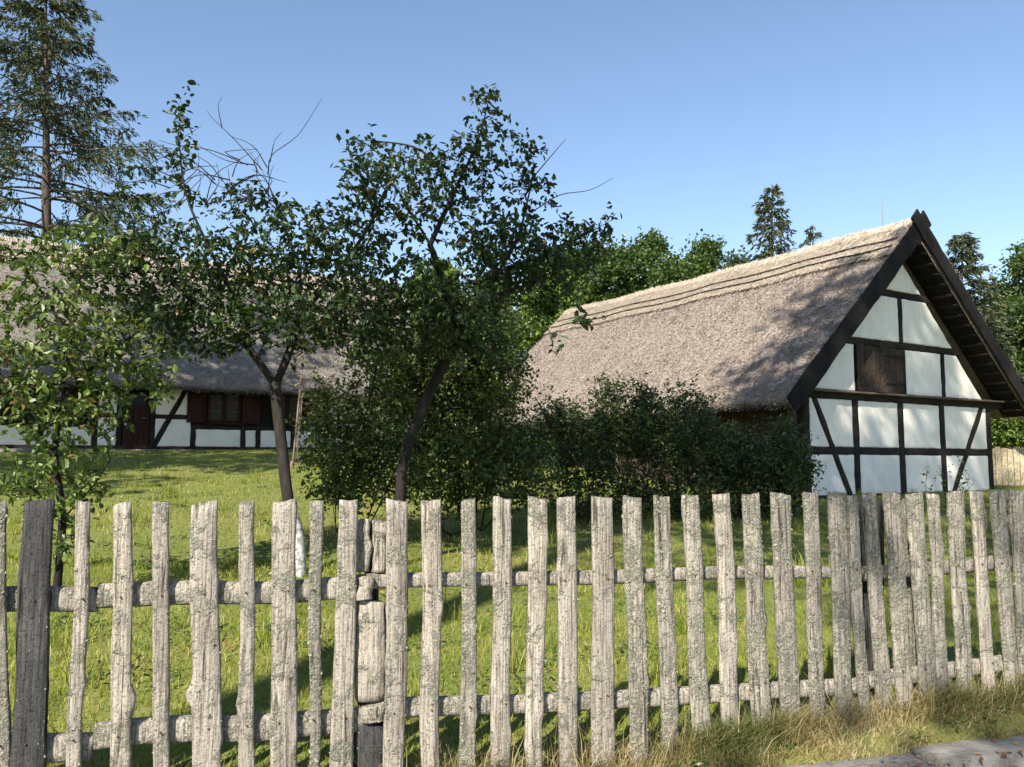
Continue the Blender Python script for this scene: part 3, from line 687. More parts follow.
def split_wood(name, p0, p1, w0, w1, dep, mat, parent, seed, rings=26, flat=.55, wob=.009, knots=(), lichen=0, side=None):
    """riven pole: half-round section that swells at knots, rough top; p0 bottom, p1 top"""
    r = random.Random(seed); p0 = np.array(p0, float); p1 = np.array(p1, float); L = np.linalg.norm(p1 - p0); t = (p1 - p0) / L
    sd_ = FD if side is None else np.array(side, float); sd_ = unit(sd_ - t * np.dot(sd_, t)); fr_ = np.cross(sd_, t)
    if np.dot(fr_, FN) < 0: fr_ = -fr_
    ns = 12; V = []; ph = r.uniform(0, 50)
    slant = r.uniform(-.012, .012)
    kn = list(knots) + [(r.random(), r.uniform(-1, 1), r.uniform(.004, .012)) for _ in range(3)]
    for i in range(rings + 1):
        q = i / rings; c = p0 + t * L * q + sd_ * wob * nz(q * 2.2, ph, 1) * 1.6 + fr_ * wob * .6 * nz(q * 2, ph, 7)
        w_ = (w0 + (w1 - w0) * q) * (1 + .07 * nz(q * 3, ph, 3)); 
        for j in range(ns):
            an = 2 * math.pi * j / ns + math.pi / ns; x = math.cos(an); y = math.sin(an)
            x = math.copysign(abs(x) ** .62, x); y = math.copysign(abs(y) ** .62, y) * (1 if y > 0 else flat)
            rr_ = 1 + .055 * nz(q * 9, j * 1.7, ph) + .05 * nz(q * 2.5, j * 2.9, ph + 4)
            for kq, kx, ks in kn: rr_ += (ks / max(w_, .03)) * 2.2 * math.exp(-((q - kq) * L / .035) ** 2) * max(0, 1 - abs(x - kx) * .8)
            top = 0
            if i == rings: top = slant * x + r.uniform(-.010, .006)
            V.append(c + sd_ * x * w_ * .5 * rr_ + fr_ * y * dep * .5 * rr_ + t * top)
    Fc = []
    for i in range(rings):
        for j in range(ns): k_ = (j + 1) % ns; Fc.append((i * ns + j, i * ns + k_, i * ns + ns + k_, i * ns + ns + j))
    V.append(p1 - t * .004); e = len(V) - 1
    for j in range(ns): Fc.append((rings * ns + j, rings * ns + (j + 1) % ns, e))
    Fc.append(tuple(range(ns)))
    o = p0.copy(); me = bm_mesh(name, [v - o for v in V], Fc, True)
    ob = link(name, me, mat, parent, Vector(o))
    if lichen:
        rng = np.random.default_rng(seed); Vv_ = np.array(V[:rings * ns]).reshape(rings, ns, 3); cl = [(rng.random(), rng.integers(0, ns)) for _ in range(7)]
        LV, LF, LR = [], [], []
        for q in range(lichen):
            if rng.random() < .55: c0 = cl[rng.integers(0, 7)]; qi = int(np.clip(c0[0] + rng.normal(0, .05), 0, .99) * rings); j = int(c0[1] + rng.normal(0, 1.2)) % ns
            else: qi = rng.integers(0, rings - 1); j = rng.integers(0, ns)
            f0 = rng.random(); p = Vv_[min(qi, rings - 2), j] * (1 - f0) + Vv_[min(qi + 1, rings - 1), j] * f0
            g0 = rng.random(); p = p * (1 - g0) + Vv_[min(qi, rings - 1), (j + 1) % ns] * g0
            axis_c = p0 + t * np.dot(p - p0, t); nn = unit(p - axis_c); s1 = unit(np.cross(nn, t)); s2 = np.cross(nn, s1)
            rad = rng.uniform(.002, .0062) * (1.9 if rng.random() < .10 else 1); m_ = 6; b0_ = len(LV)
            hh = rad * rng.uniform(.35, .8)
            for kq in range(m_):
                a_ = kq * 2 * math.pi / m_ + rng.uniform(-.3, .3); rq = rad * rng.uniform(.6, 1.25)
                LV.append(p + s1 * math.cos(a_) * rq + s2 * math.sin(a_) * rq - nn * .002)
            for kq in range(m_): LV.append(p + (LV[b0_ + kq] - p) * .65 + nn * hh * rng.uniform(.5, 1.2))
            LV.append(p + nn * hh * .7)
            for kq in range(m_):
                k2 = (kq + 1) % m_; LF.append((b0_ + kq, b0_ + k2, b0_ + m_ + k2)); LF.append((b0_ + kq, b0_ + m_ + k2, b0_ + m_ + kq)); LF.append((b0_ + m_ + kq, b0_ + m_ + k2, b0_ + 2 * m_))
            LR += [rng.random()] * (2 * m_ + 1)
        tag(link('lichen', mesh_np('lichen', np.array(LV), np.array(LF), np.array(LR)), M['lichen'], ob), None, kind='stuff')
    return ob
nail_jobs = []
LK = [M['picket'], M['picket_mossy'], M['picket_dark']]
knots = {4: [(.33, .9, .03)], 6: [(.35, -.9, .03), (.72, .6, .01)], 22: [(.5, .5, .02)], 21: [(.42, .0, .025)], 15: [(.25, .7, .02)], 31: [(.45, .8, .02)]}
for i, (a0, a1, b0, b1, yb, yt, look) in enumerate(PK):
    top = on_plane((a0 + a1) / 2, yt, .052); bot = on_plane((b0 + b1) / 2, yb, .052)
    top_w = np.linalg.norm(on_plane(a1, yt, .075) - on_plane(a0, yt, .075)) * 1.02; bot_w = np.linalg.norm(on_plane(b1, yb, .075) - on_plane(b0, yb, .075)) * 1.02
    bot = bot + (bot - top) * .06
    ob = split_wood('picket', bot, top, bot_w, top_w, max(.032, min(top_w, .075) * .58), LK[look], fence, 100 + i, knots=knots.get(i, ()), lichen=(110, 330, 60)[look])
    nail_jobs.append((ob, top, bot, top_w, i))
    if look == 2: ob['label'] = 'broad dark picket, shade included in its colour'
    if i == 0: left_top, left_bot = top, bot
right_top, right_bot = top, bot
for side_, tp_, bt_ in ((-1, left_top, left_bot), (1, right_top, right_bot)):
    for q in range(1, 9):
        o_ = FD * side_ * .165 * q; b_ = bt_ + o_; b_[2] = float(hgt(b_[0], b_[1])) - .06; t_ = tp_ + o_; t_[2] = 1.41 + random.uniform(-.012, .012)
        split_wood('picket', b_, t_, random.uniform(.07, .10), random.uniform(.07, .10), .045, LK[q % 2], fence, 500 + q * side_, lichen=90)
nv = [(.0045 * math.cos(a_) , -.002, .0045 * math.sin(a_)) for a_ in np.arange(6) * math.pi / 3]; nail_me = bm_mesh('nail', nv + [(x_, .02, z_) for x_, _, z_ in nv] + [(0, -.004, 0)], [(q, (q + 1) % 6, 6 + (q + 1) % 6, 6 + q) for q in range(6)] + [(q, 12, (q + 1) % 6) for q in range(6)])
nail_me.materials.append(NT('rusty_iron').finish((.10, .045, .025), .8))
def nails(ob, top, bot, wid, i):
    for yl, yr in (((597, 561)), ((736, 657))):
        f_ = (bot - top); h_at = None
        cx_ = top + f_ * .5; px_ = 512 + FPX * cx_[0] / (cx_[1] * math.cos(PITCH)); z_ = on_plane(px_, yl + (yr - yl) * (px_ - 60) / 960, .0)[2]
        t_ = (z_ - top[2]) / (bot[2] - top[2]); p_ = top + f_ * t_ + FN * .026 + FD * random.uniform(-.2, .2) * wid
        n_ = bpy.data.objects.new('nail', nail_me); COL.objects.link(n_); n_.parent = ob; n_.matrix_parent_inverse = (ob.parent.matrix_basis @ ob.matrix_parent_inverse @ ob.matrix_basis).inverted()
        n_.location = Vector(p_); n_.rotation_euler = (0, 0, math.atan2(FD[1], FD[0]))
for args in nail_jobs: nails(*args)
def rail_line(ptsx, ys, hgt_px, seed, mat, off=.0):
    for i in range(len(ptsx) - 1):
        (x0, x1) = ptsx[i], ptsx[i + 1]; p = on_plane(x0, ys[i][0], off + .004 * (i % 2)); q = on_plane(x1, ys[i][1], off + .004 * (i % 2))
        split_wood('rail', p, q, hgt_px[i], hgt_px[i] * .94, .06, mat, fence, seed + i, rings=40, flat=1, wob=.018, lichen=160, side=(0, 0, 1))
rail_line([-330, 98, 366, 862, 1400], [(609, 598), (596, 588), (582, 572), (573, 535)], [.115, .11, .075, .085], 300, M['rail'])
rail_line([-330, 95, 370, 862, 1400], [(769, 742), (738, 718), (709, 684), (682, 606)], [.12, .12, .095, .10], 320, M['rail'])
# split post by the fourth bay: top splinters, mid block, foot
def post_piece(x0, x1, y0, y1, seed, mat=M['picket'], off=-.03, dep=.13, name='post'):
    a, b = on_plane((x0 + x1) / 2, y1, off), on_plane((x0 + x1) / 2, y0, off); w_ = np.linalg.norm(on_plane(x1, y1, off) - on_plane(x0, y1, off))
    return split_wood(name, a, b, w_, w_ * .94, dep, mat, fence, seed, rings=14, flat=1, wob=.006, lichen=40)
post_piece(357, 369, 519, 571, 400, dep=.09, name='post_splinter'); post_piece(371, 386, 521, 571, 401, dep=.11, name='post_splinter')
post_piece(355, 386, 600, 698, 402, off=-.01); post_piece(353, 387, 722, 800, 403, M['picket_dark'], off=-.02); post_piece(356, 372, 575, 598, 404, off=.0, name='rail_tenon'); post_piece(358, 384, 701, 719, 405, off=-.0, name='rail_tenon')
post_piece(364, 378, 521, 790, 406, M['picket_dark'], off=-.10, dep=.08, name='post_core')
post_piece(857, 882, 498, 720, 407, M['picket_dark'], off=-.10, dep=.10); post_piece(902, 914, 500, 705, 408, M['picket_mossy'], off=-.07, dep=.06, name='prop_stake')

# ---------------------------------------------------------------- trees and shrubs
def resample(pts, step):
    pts = np.asarray(pts, float); out = [pts[0]]
    # Catmull-Rom
    e = np.vstack([2 * pts[0] - pts[1], pts, 2 * pts[-1] - pts[-2]])
    for i in range(1, len(e) - 2):
        p0, p1, p2, p3 = e[i - 1], e[i], e[i + 1], e[i + 2]; m_ = max(1, int(np.linalg.norm(p2 - p1) / step))
        for j in range(1, m_ + 1):
            t = j / m_; out.append(.5 * (2 * p1 + (p2 - p0) * t + (2 * p0 - 5 * p1 + 4 * p2 - p3) * t * t + (3 * p1 - p0 - 3 * p2 + p3) * t ** 3))
    return np.array(out)

def colonize(mains, att, step, infl, kill, rng, maxit=160, jitter=.25, lift=.05):
    """space colonisation from hand-laid main limbs; mains: list of polylines, each starting on an earlier one"""
    pos = []; par = []
    for mi, pl in enumerate(mains):
        q = resample(pl, step)
        if mi == 0: pos.append(q[0]); par.append(-1); prev = 0
        else: prev = int(np.argmin(np.linalg.norm(np.array(pos) - q[0], axis=1)))
        for p in q[1:]: pos.append(p); par.append(prev); prev = len(pos) - 1
    n_main = len(pos); A = np.array(att); Pn = np.array(pos)
    D = np.full(len(A), 1e9); I = np.zeros(len(A), int)
    def upd(start):
        nonlocal D, I
        for k_ in range(start, len(Pn), 256):
            ch = Pn[k_:k_ + 256]; dm = np.sqrt(((A[:, None, :] - ch[None]) ** 2).sum(-1)); j = dm.argmin(1); dj = dm[np.arange(len(A)), j]
            b_ = dj < D; D = np.where(b_, dj, D); I = np.where(b_, j + k_, I)
    upd(0); kids = np.zeros(100000, int)
    for it in range(maxit):
        keep = D > kill; A = A[keep]; D = D[keep]; I = I[keep]
        act = D < infl
        if not act.any(): break
        sm = np.zeros((len(Pn), 3)); np.add.at(sm, I[act], unit(A[act] - Pn[I[act]]))
        src = np.unique(I[act]); src = src[kids[src] < 3]
        if len(src) == 0: break
        d = unit(unit(sm[src]) + rng.normal(0, jitter, (len(src), 3)) + np.array([0, 0, lift])); kids[src] += 1
        new = Pn[src] + d * step; st = len(Pn); par += list(src); Pn = np.vstack([Pn, new]); upd(st)
        if len(Pn) > 14000: break
    return Pn, np.array(par), n_main

def skeleton(Pn, par, r_base, r_tip):
    n = len(Pn); cnt = np.zeros(n); ch = [[] for _ in range(n)]
    for i in range(n - 1, -1, -1):
        if cnt[i] == 0: cnt[i] = 1
        if par[i] >= 0: cnt[par[i]] += cnt[i]; ch[par[i]].append(i)
    ex = math.log(max(r_base / r_tip, 1.01)) / math.log(max(cnt[0], 2)); rad = r_tip * cnt ** ex
    return cnt, ch, rad

def wood_mesh(name, Pn, ch, rad, min_r=0.0, root=0):
    VV, FF, off = [], [], 0; stack = [(root, None)]
    while stack:
        i, frm = stack.pop(); chain = [] if frm is None else [frm]
        chain.append(i); 
        while ch[i]:
            o = sorted(ch[i], key=lambda q: -rad[q]); 
            for q in o[1:]:
                if rad[q] >= min_r: stack.append((q, i))
            i = o[0]; chain.append(i)
        if len(chain) < 2: continue
        rr_ = rad[chain].copy()
        if frm is not None: rr_[0] = rr_[1]
        rr_[-1] *= .5
        sides = 8 if rr_[0] > .05 else 5 if rr_[0] > .015 else 3
        v, f = tube(Pn[chain], rr_, sides); VV.append(v); FF.append(f + off); off += len(v)
    return mesh_np(name, np.vstack(VV), np.vstack(FF), smooth=True)

def blob_att(blobs, rng, hollow=.0):
    out = []; blobs = [(*b_[:6], int(b_[6] * 1.6)) for b_ in blobs]
    for px, py, d, rx, ry, rd, n in blobs:
        c = P(px, py, d); s_ = d / FPX
        q = unit(rng.normal(0, 1, (n, 3))) * (rng.random((n, 1)) ** (1 / 3.0) * (1 - hollow) + hollow)
        out.append(c + q * np.array([rx * s_, rd, ry * s_]))
    return np.vstack(out)

def plant(name, label, cat, mains, blobs, step, infl, kill, r_base, r_tip, leaf, size, per, mat, bark_mat, seed, group=None, twig_cnt=5, width=.32, simple=False, attr=None, min_r=0.0, droop=.25, trunk_name='trunk', lift=.05, extra_bare=(), clear=None, spread=0.0, fill=0, fill_n=10, fill_r=.09, near_k=5.0):
    rng = np.random.default_rng(seed); att = blob_att(blobs, rng) if attr is None else attr
    Pn, par, nm = colonize(mains, att, step, infl, kill, rng, lift=lift)
    cnt, ch, rad = skeleton(Pn, par, r_base, r_tip)
    base = np.array(mains[0][0]); root = thing(name, label, cat, group, Vector(base))
    tr = link(trunk_name, wood_mesh(trunk_name, Pn, ch, rad, min_r), bark_mat, root)
    for pl in extra_bare:
        q = resample(pl, step); v, f = tube(q, np.linspace(.0075, .0025, len(q)), 4); link('bare_twig', mesh_np('bare_twig', v, f, smooth=True), bark_mat, root)
    tips = np.where((cnt <= twig_cnt) & (np.arange(len(Pn)) >= nm))[0]
    rep = np.repeat(tips, per); m_ = len(rep); pp = Pn[par[rep]]; t = rng.random((m_, 1)); pos = pp + (Pn[rep] - pp) * t
    if spread: pos = pos + rng.normal(0, spread, pos.shape)
    bd = unit(Pn[rep] - pp); d = unit(bd * .55 + rng.normal(0, .62, (m_, 3)) + np.array([0, 0, -droop]))
    sz = size * np.clip(rng.normal(1, .24, m_), .45, 1.6)
    if fill:
        fa = blob_att(blobs, rng) if attr is None else att
        fa = fa[rng.integers(0, len(fa), fill)] + rng.normal(0, fill_r, (fill, 3))
        near = np.zeros(fill, bool)
        for k_ in range(0, fill, 400):
            dm = ((fa[k_:k_ + 400, None, :] - Pn[None]) ** 2).sum(-1); near[k_:k_ + 400] = dm.min(1) < (step * near_k) ** 2
        fa = fa[near]; fd = unit(rng.normal(0, 1, (len(fa), 3)) + np.array([0, 0, .35])); fc = np.repeat(np.arange(len(fa)), fill_n); q_ = rng.random((len(fc), 1)) * 2 - 1
        fpos = fa[fc] + fd[fc] * q_ * fill_r * 1.5 + rng.normal(0, fill_r * .35, (len(fc), 3)); fdir = unit(fd[fc] * .5 + rng.normal(0, .65, (len(fc), 3)) + np.array([0, 0, -droop]))
        pos = np.vstack([pos, fpos]); d = np.vstack([d, fdir]); sz = np.concatenate([sz, size * np.clip(rng.normal(1, .24, len(fc)), .45, 1.6)])
    if clear is not None: kk_ = clear(pos); pos, d, sz = pos[kk_], d[kk_], sz[kk_]
    v, f, r_ = leaf_geo(pos, d, sz, width, simple=simple, rng=rng)
    # leaves of one twig share their age, so tone varies in clumps too
    cr = link('crown', mesh_np('crown', v, f, r_), mat, root); cr['kind'] = 'stuff'
    return root

def gp3(x, y): return np.array([x, y, float(hgt(x, y))])
def PB(px, d, dx=0.0):
    p = P(px, 460, d); return gp3(p[0] + dx, d)

# plum tree left of the middle, whitewashed trunk foot
D1 = 8.9; b1 = PB(303, D1); 
t1 = [b1 - np.array([0, 0, .15]), P(298, 540, D1), P(288, 498, D1), P(281, 440, D1), P(275, 385, D1)]
m1 = [t1, [P(275, 385, D1), P(250, 350, D1 - .1), P(215, 318, D1 - .25), P(180, 290, D1 - .5), P(150, 255, D1 - .6)],
      [P(275, 385, D1), P(288, 355, D1 + .1), P(297, 320, D1 + .2), P(300, 270, D1 + .3), P(312, 225, D1 + .4)],
      [P(250, 350, D1 - .1), P(235, 300, D1 - .3), P(205, 240, D1 - .5), P(185, 190, D1 - .5), P(178, 130, D1 - .5)],
      [P(297, 320, D1 + .2), P(335, 275, D1 + .1), P(370, 225, D1), P(385, 190, D1 - .1)],
      [P(300, 270, D1 + .3), P(280, 215, D1 + .5), P(262, 170, D1 + .6), P(248, 150, D1 + .6)],
      [P(297, 320, D1 + .2), P(330, 330, D1 - .4), P(370, 340, D1 - .7)]]
bl1 = [(165, 265, D1 - .4, 58, 42, .7, 170), (235, 275, D1, 60, 45, .9, 270), (290, 255, D1 + .2, 50, 45, .9, 150), (345, 250, D1, 48, 50, .8, 230), (372, 315, D1 - .3, 32, 60, .7, 260),
       (310, 322, D1 - .2, 65, 34, .9, 230), (180, 108, D1 - .5, 9, 22, .15, 24), (184, 150, D1 - .5, 18, 30, .25, 26), (135, 190, D1 - .5, 22, 28, .3, 18), (250, 205, D1 + .4, 60, 18, .5, 50), (365, 185, D1, 34, 36, .6, 70), (125, 240, D1 - .5, 45, 30, .5, 80), (220, 318, D1 - .4, 55, 26, .5, 140), (165, 318, D1 - .5, 45, 28, .5, 110), (115, 285, D1 - .5, 45, 28, .5, 90), (205, 345, D1 - .4, 35, 14, .4, 50)]
bare1 = [[P(262, 170, D1 + .6), P(235, 140, D1 + .7), P(212, 118, D1 + .7), P(207, 111, D1 + .7)], [P(222, 128, D1 + .7), P(218, 105, D1 + .8), P(222, 97, D1 + .8)], [P(268, 175, D1 + .6), P(272, 155, D1 + .4), P(298, 135, D1 + .3), P(322, 98, D1 + .2)],
         [P(270, 162, D1 + .5), P(275, 140, D1 + .4), P(282, 132, D1 + .4)], [P(248, 165, D1 + .6), P(210, 150, D1 + .5), P(175, 145, D1 + .4), P(158, 140, D1 + .4)], [P(240, 160, D1 + .6), P(225, 152, D1 + .5), P(258, 149, D1 + .3)],
         [P(215, 180, D1), P(190, 160, D1), P(160, 158, D1), P(140, 175, D1)], [P(230, 180, D1), P(200, 175, D1 + .2), P(165, 190, D1 + .2)], [P(255, 165, D1 + .6), P(225, 160, D1 + .2), P(198, 145, D1)], [P(205, 205, D1), P(215, 175, D1), P(240, 160, D1)]]
tr_ = np.random.default_rng(77)
for q in range(30):                                # tangle of bare twigs over the crown
    x0, y0 = tr_.uniform(170, 300), tr_.uniform(165, 215); dd_ = D1 + tr_.uniform(-.3, .7); an = tr_.uniform(-2.9, -.2); L_ = tr_.uniform(28, 62); bend = tr_.uniform(-.5, .5)
    bare1.append([P(x0, y0, dd_), P(x0 + L_ * .5 * math.cos(an), y0 + L_ * .42 * math.sin(an), dd_), P(x0 + L_ * math.cos(an + bend), y0 + L_ * .7 * math.sin(an + bend), dd_ + tr_.uniform(-.1, .1))])
tree1 = plant('plum_tree', 'slender forked fruit tree with whitewashed trunk foot, left of the middle', 'tree', m1, bl1, .085, .8, .115, .062, .0028, 'leaf', .068, 3, M['leaf_cherry'], M['bark'], 21, twig_cnt=6, extra_bare=bare1, lift=.06, fill=1150, fill_n=5, fill_r=.075, near_k=1.5)
vt, ft = tube(resample([b1 + np.array([0, 0, -.1]), b1 + (P(298, 540, D1) - b1) * .5, P(298.5, 543, D1), P(296, 530, D1)], .06), [], 10) if False else (None, None)
q = resample([b1 - np.array([0, 0, .15]), P(298, 540, D1), P(292, 515, D1)], .06)
vt, ft = tube(q, np.linspace(.074, .066, len(q)), 10); link('whitewashed_bark', mesh_np('whitewashed_bark', vt, ft, smooth=True), M['limewash'], tree1)

# second fruit tree, leaning right
D2 = 9.6; b2 = PB(398, D2)
m2 = [[b2 - np.array([0, 0, .15]), P(400, 500, D2), P(404, 458, D2), P(420, 415, D2), P(438, 375, D2), P(460, 338, D2), P(480, 300, D2)],
      [P(480, 300, D2), P(500, 270, D2), P(520, 230, D2 + .1), P(530, 190, D2 + .1)], [P(460, 338, D2), P(445, 290, D2 - .2), P(430, 245, D2 - .3), P(405, 205, D2 - .3)],
      [P(500, 270, D2), P(545, 255, D2 + .2), P(585, 235, D2 + .3), P(612, 220, D2 + .3)], [P(430, 245, D2 - .3), P(455, 190, D2 - .2), P(478, 140, D2 - .2), P(490, 95, D2 - .2)], [P(480, 300, D2), P(525, 285, D2 - .3), P(552, 272, D2 - .4)], [P(455, 190, D2 - .2), P(420, 150, D2), P(370, 140, D2 + .1)]]
bl2 = [(440, 175, D2, 62, 42, .8, 120), (490, 165, D2, 45, 55, .7, 105), (488, 100, D2 - .2, 22, 24, .25, 28), (502, 258, D2, 58, 46, 1.0, 370), (575, 245, D2 + .3, 44, 30, .6, 160), (400, 205, D2 - .2, 45, 45, .7, 110), (548, 270, D2 - .2, 40, 22, .7, 90),
       (462, 322, D2 - .2, 46, 42, .9, 240), (420, 305, D2 - .5, 45, 55, .8, 270), (365, 150, D2 + .1, 26, 16, .4, 26), (612, 216, D2 + .3, 12, 6, .2, 12), (530, 150, D2, 22, 18, .3, 18), (540, 195, D2, 24, 26, .4, 30), (582, 322, D2 - .5, 16, 8, .2, 9), (555, 350, D2 - .5, 10, 10, .15, 6)]
bare2 = [[P(535, 210, D2), P(560, 195, D2), P(590, 190, D2), P(613, 178, D2)], [P(535, 175, D2), P(552, 155, D2), P(566, 139, D2)], [P(392, 160, D2), P(370, 150, D2 - .2), P(352, 165, D2 - .2)]]
plant('plum_tree', 'taller fruit tree leaning right, its crown against the sky near the middle', 'tree', m2, bl2, .085, .8, .115, .060, .0028, 'leaf', .068, 3, M['leaf_cherry'], M['bark'], 22, twig_cnt=6, extra_bare=bare2, lift=.06, fill=1000, fill_n=5, fill_r=.075, near_k=1.5)

# leafy sapling at the left edge behind the fence
D3 = 7.4; b3 = PB(62, D3)
m3 = [[b3 - np.array([0, 0, .1]), P(62, 520, D3), P(55, 460, D3), P(60, 400, D3), P(70, 340, D3), P(80, 280, D3)], [P(55, 460, D3), P(30, 415, D3 - .1), P(8, 385, D3 - .2), P(-20, 350, D3 - .2)],
      [P(60, 400, D3), P(100, 360, D3 + .2), P(140, 330, D3 + .3)], [P(62, 520, D3), P(90, 490, D3 + .2), P(110, 460, D3 + .2)], [P(70, 340, D3), P(40, 290, D3), P(10, 250, D3)], [P(62, 520, D3), P(40, 495, D3 - .2), P(10, 470, D3 - .2)]]
bl3 = [(55, 330, D3, 80, 55, .8, 230), (120, 350, D3 + .3, 55, 50, .6, 150), (60, 410, D3, 65, 45, .7, 180), (90, 250, D3, 55, 28, .5, 80), (20, 255, D3, 34, 24, .4, 46), (65, 480, D3, 42, 45, .5, 120), (20, 480, D3 - .2, 26, 26, .3, 40), (150, 385, D3 + .3, 28, 26, .4, 36), (-30, 350, D3, 40, 60, .5, 60), (68, 535, D3, 22, 26, .3, 40)]
plant('leafy_sapling', 'bushy light green sapling behind the broad dark picket at the left edge', 'shrub', m3, bl3, .075, .7, .11, .036, .003, 'leaf', .066, 3, M['leaf_shrub'], M['bark'], 23, twig_cnt=5, fill=480, fill_n=5, fill_r=.07, near_k=1.6, lift=.05, trunk_name='stem')

def shrub(name, label, cat, px, d, blobs, seed, leaf=.058, mat='leaf_dark', per=5, step=.1, infl=.8, kill=.15, n_stems=6, group=None, bark_mat='bark', rb=.03, simple=True, spread=.02, width=.34, twig_cnt=6, fill=900, fill_n=12):
    rng = np.random.default_rng(seed); base = PB(px, d)
    mains = [[base - np.array([0, 0, .1]), base + np.array([0, 0, .15])]]
    for q in range(n_stems):
        bb = blobs[q % len(blobs)]; c = P(bb[0], bb[1], bb[2]) + rng.normal(0, .15, 3)
        if c[2] < base[2] + .4: c[2] = base[2] + .4
        st = base + np.array([(c[0] - base[0]) * .35 + rng.normal(0, .1), rng.normal(0, .15), .12]); mains.append([base + np.array([0, 0, .12]), st * .8 + base * .2, (st + c) / 2, c])
    return plant(name, label, cat, mains, blobs, step, infl, kill, rb, .003, 'leaf', leaf, per, M[mat], M[bark_mat], seed, group, twig_cnt=twig_cnt, simple=simple, trunk_name='stems', droop=.1, spread=spread, width=width, fill=fill, fill_n=fill_n, fill_r=.09)
shrub('garden_shrub', 'light green garden shrub between the two fruit tree trunks', 'shrub', 345, 11.0, [(340, 450, 11, 42, 52, .6, 190), (325, 410, 11, 26, 30, .4, 60), (375, 420, 11.2, 40, 60, .6, 190), (350, 480, 10.9, 45, 30, .6, 120), (385, 350, 11.3, 36, 44, .5, 130), (410, 470, 11, 30, 40, .6, 110)], 31, leaf=.058, mat='leaf_mid', per=4, fill=1050, fill_n=11)
shrub('garden_shrub', 'tall dark shrub behind the leaning trunk, up to the barn roof', 'shrub', 470, 12.0, [(425, 360, 12, 42, 45, .7, 170), (440, 400, 12, 52, 60, .8, 240), (488, 400, 12.2, 45, 72, .9, 270), (455, 465, 11.8, 60, 45, .8, 220), (515, 470, 12, 45, 42, .8, 170), (470, 325, 12.2, 55, 42, .8, 190)], 32, leaf=.06, mat='leaf_mid', per=6, n_stems=9, rb=.045, fill=2400)
shrub('hedge_shrub', 'dark hedge shrub below the left end of the barn roof', 'shrub', 590, 13.6, [(580, 440, 13.6, 46, 46, .9, 240), (625, 430, 13.8, 40, 38, .8, 180), (590, 490, 13.4, 55, 34, .9, 190), (560, 422, 13.5, 22, 24, .5, 60), (608, 392, 13.7, 18, 16, .3, 40), (640, 398, 13.7, 14, 14, .3, 26)], 33, per=6, group='hedge along the barn', n_stems=8)
shrub('hedge_shrub', 'dark hedge shrub in the middle of the hedge along the barn', 'shrub', 680, 14.0, [(670, 435, 14, 50, 42, .9, 240), (706, 452, 14.1, 36, 34, .8, 150), (680, 490, 13.8, 60, 32, .9, 190), (650, 402, 14, 22, 18, .4, 40), (695, 402, 14, 16, 14, .3, 26)], 34, per=6, group='hedge along the barn', n_stems=8)
shrub('hedge_shrub', 'hedge shrub with paler tips beside the white gable corner', 'shrub', 765, 14.4, [(755, 460, 14.4, 44, 32, .8, 200), (788, 462, 14.3, 22, 34, .6, 90), (735, 440, 14.4, 14, 16, .4, 30), (782, 428, 14.3, 9, 10, .3, 12), (765, 490, 14.2, 48, 32, .8, 170), (800, 470, 14.0, 14, 22, .3, 30)], 35, per=6, group='hedge along the barn', n_stems=7)
shrub('dry_shrub', 'half-dead brown shrub with pale stem by the cottage shutters', 'shrub', 292, 20.0, [(310, 370, 20, 34, 40, .8, 170), (330, 400, 20, 26, 30, .6, 90), (300, 340, 20, 26, 26, .6, 60)], 36, leaf=.07, mat='leaf_dry', fill=0, per=2, bark_mat='bark_pale', rb=.045, n_stems=5, step=.14, kill=.2)
shrub('young_shoot', 'thin young shoot in front of the white gable wall', 'shrub', 945, 15.6, [(935, 475, 15.6, 14, 14, .2, 26), (958, 470, 15.6, 10, 16, .2, 20), (942, 500, 15.6, 12, 14, .2, 20)], 37, leaf=.06, mat='leaf_shrub', fill=0, per=1, rb=.012, n_stems=3, step=.07, kill=.1, infl=.5)
shrub('garden_shrub', 'green bush above the pale board fence at the right edge', 'shrub', 1012, 26.5, [(1008, 428, 26.5, 22, 20, .6, 110), (1035, 425, 26.5, 24, 26, .6, 110)], 38, leaf=.11, mat='leaf_bright', per=5, n_stems=4)

shrub('garden_shrub', 'wide green bush in the gap between cottage and barn, behind the tall dark shrub', 'shrub', 430, 27.0, [(420, 425, 27, 50, 40, 1.5, 200), (480, 420, 27.5, 50, 46, 1.5, 200), (450, 445, 26.5, 60, 22, 1.2, 120), (525, 425, 28, 40, 42, 1.5, 150)], 39, leaf=.13, mat='leaf_far', per=5, n_stems=8, step=.22, kill=.35, infl=1.8, fill=900, rb=.06)
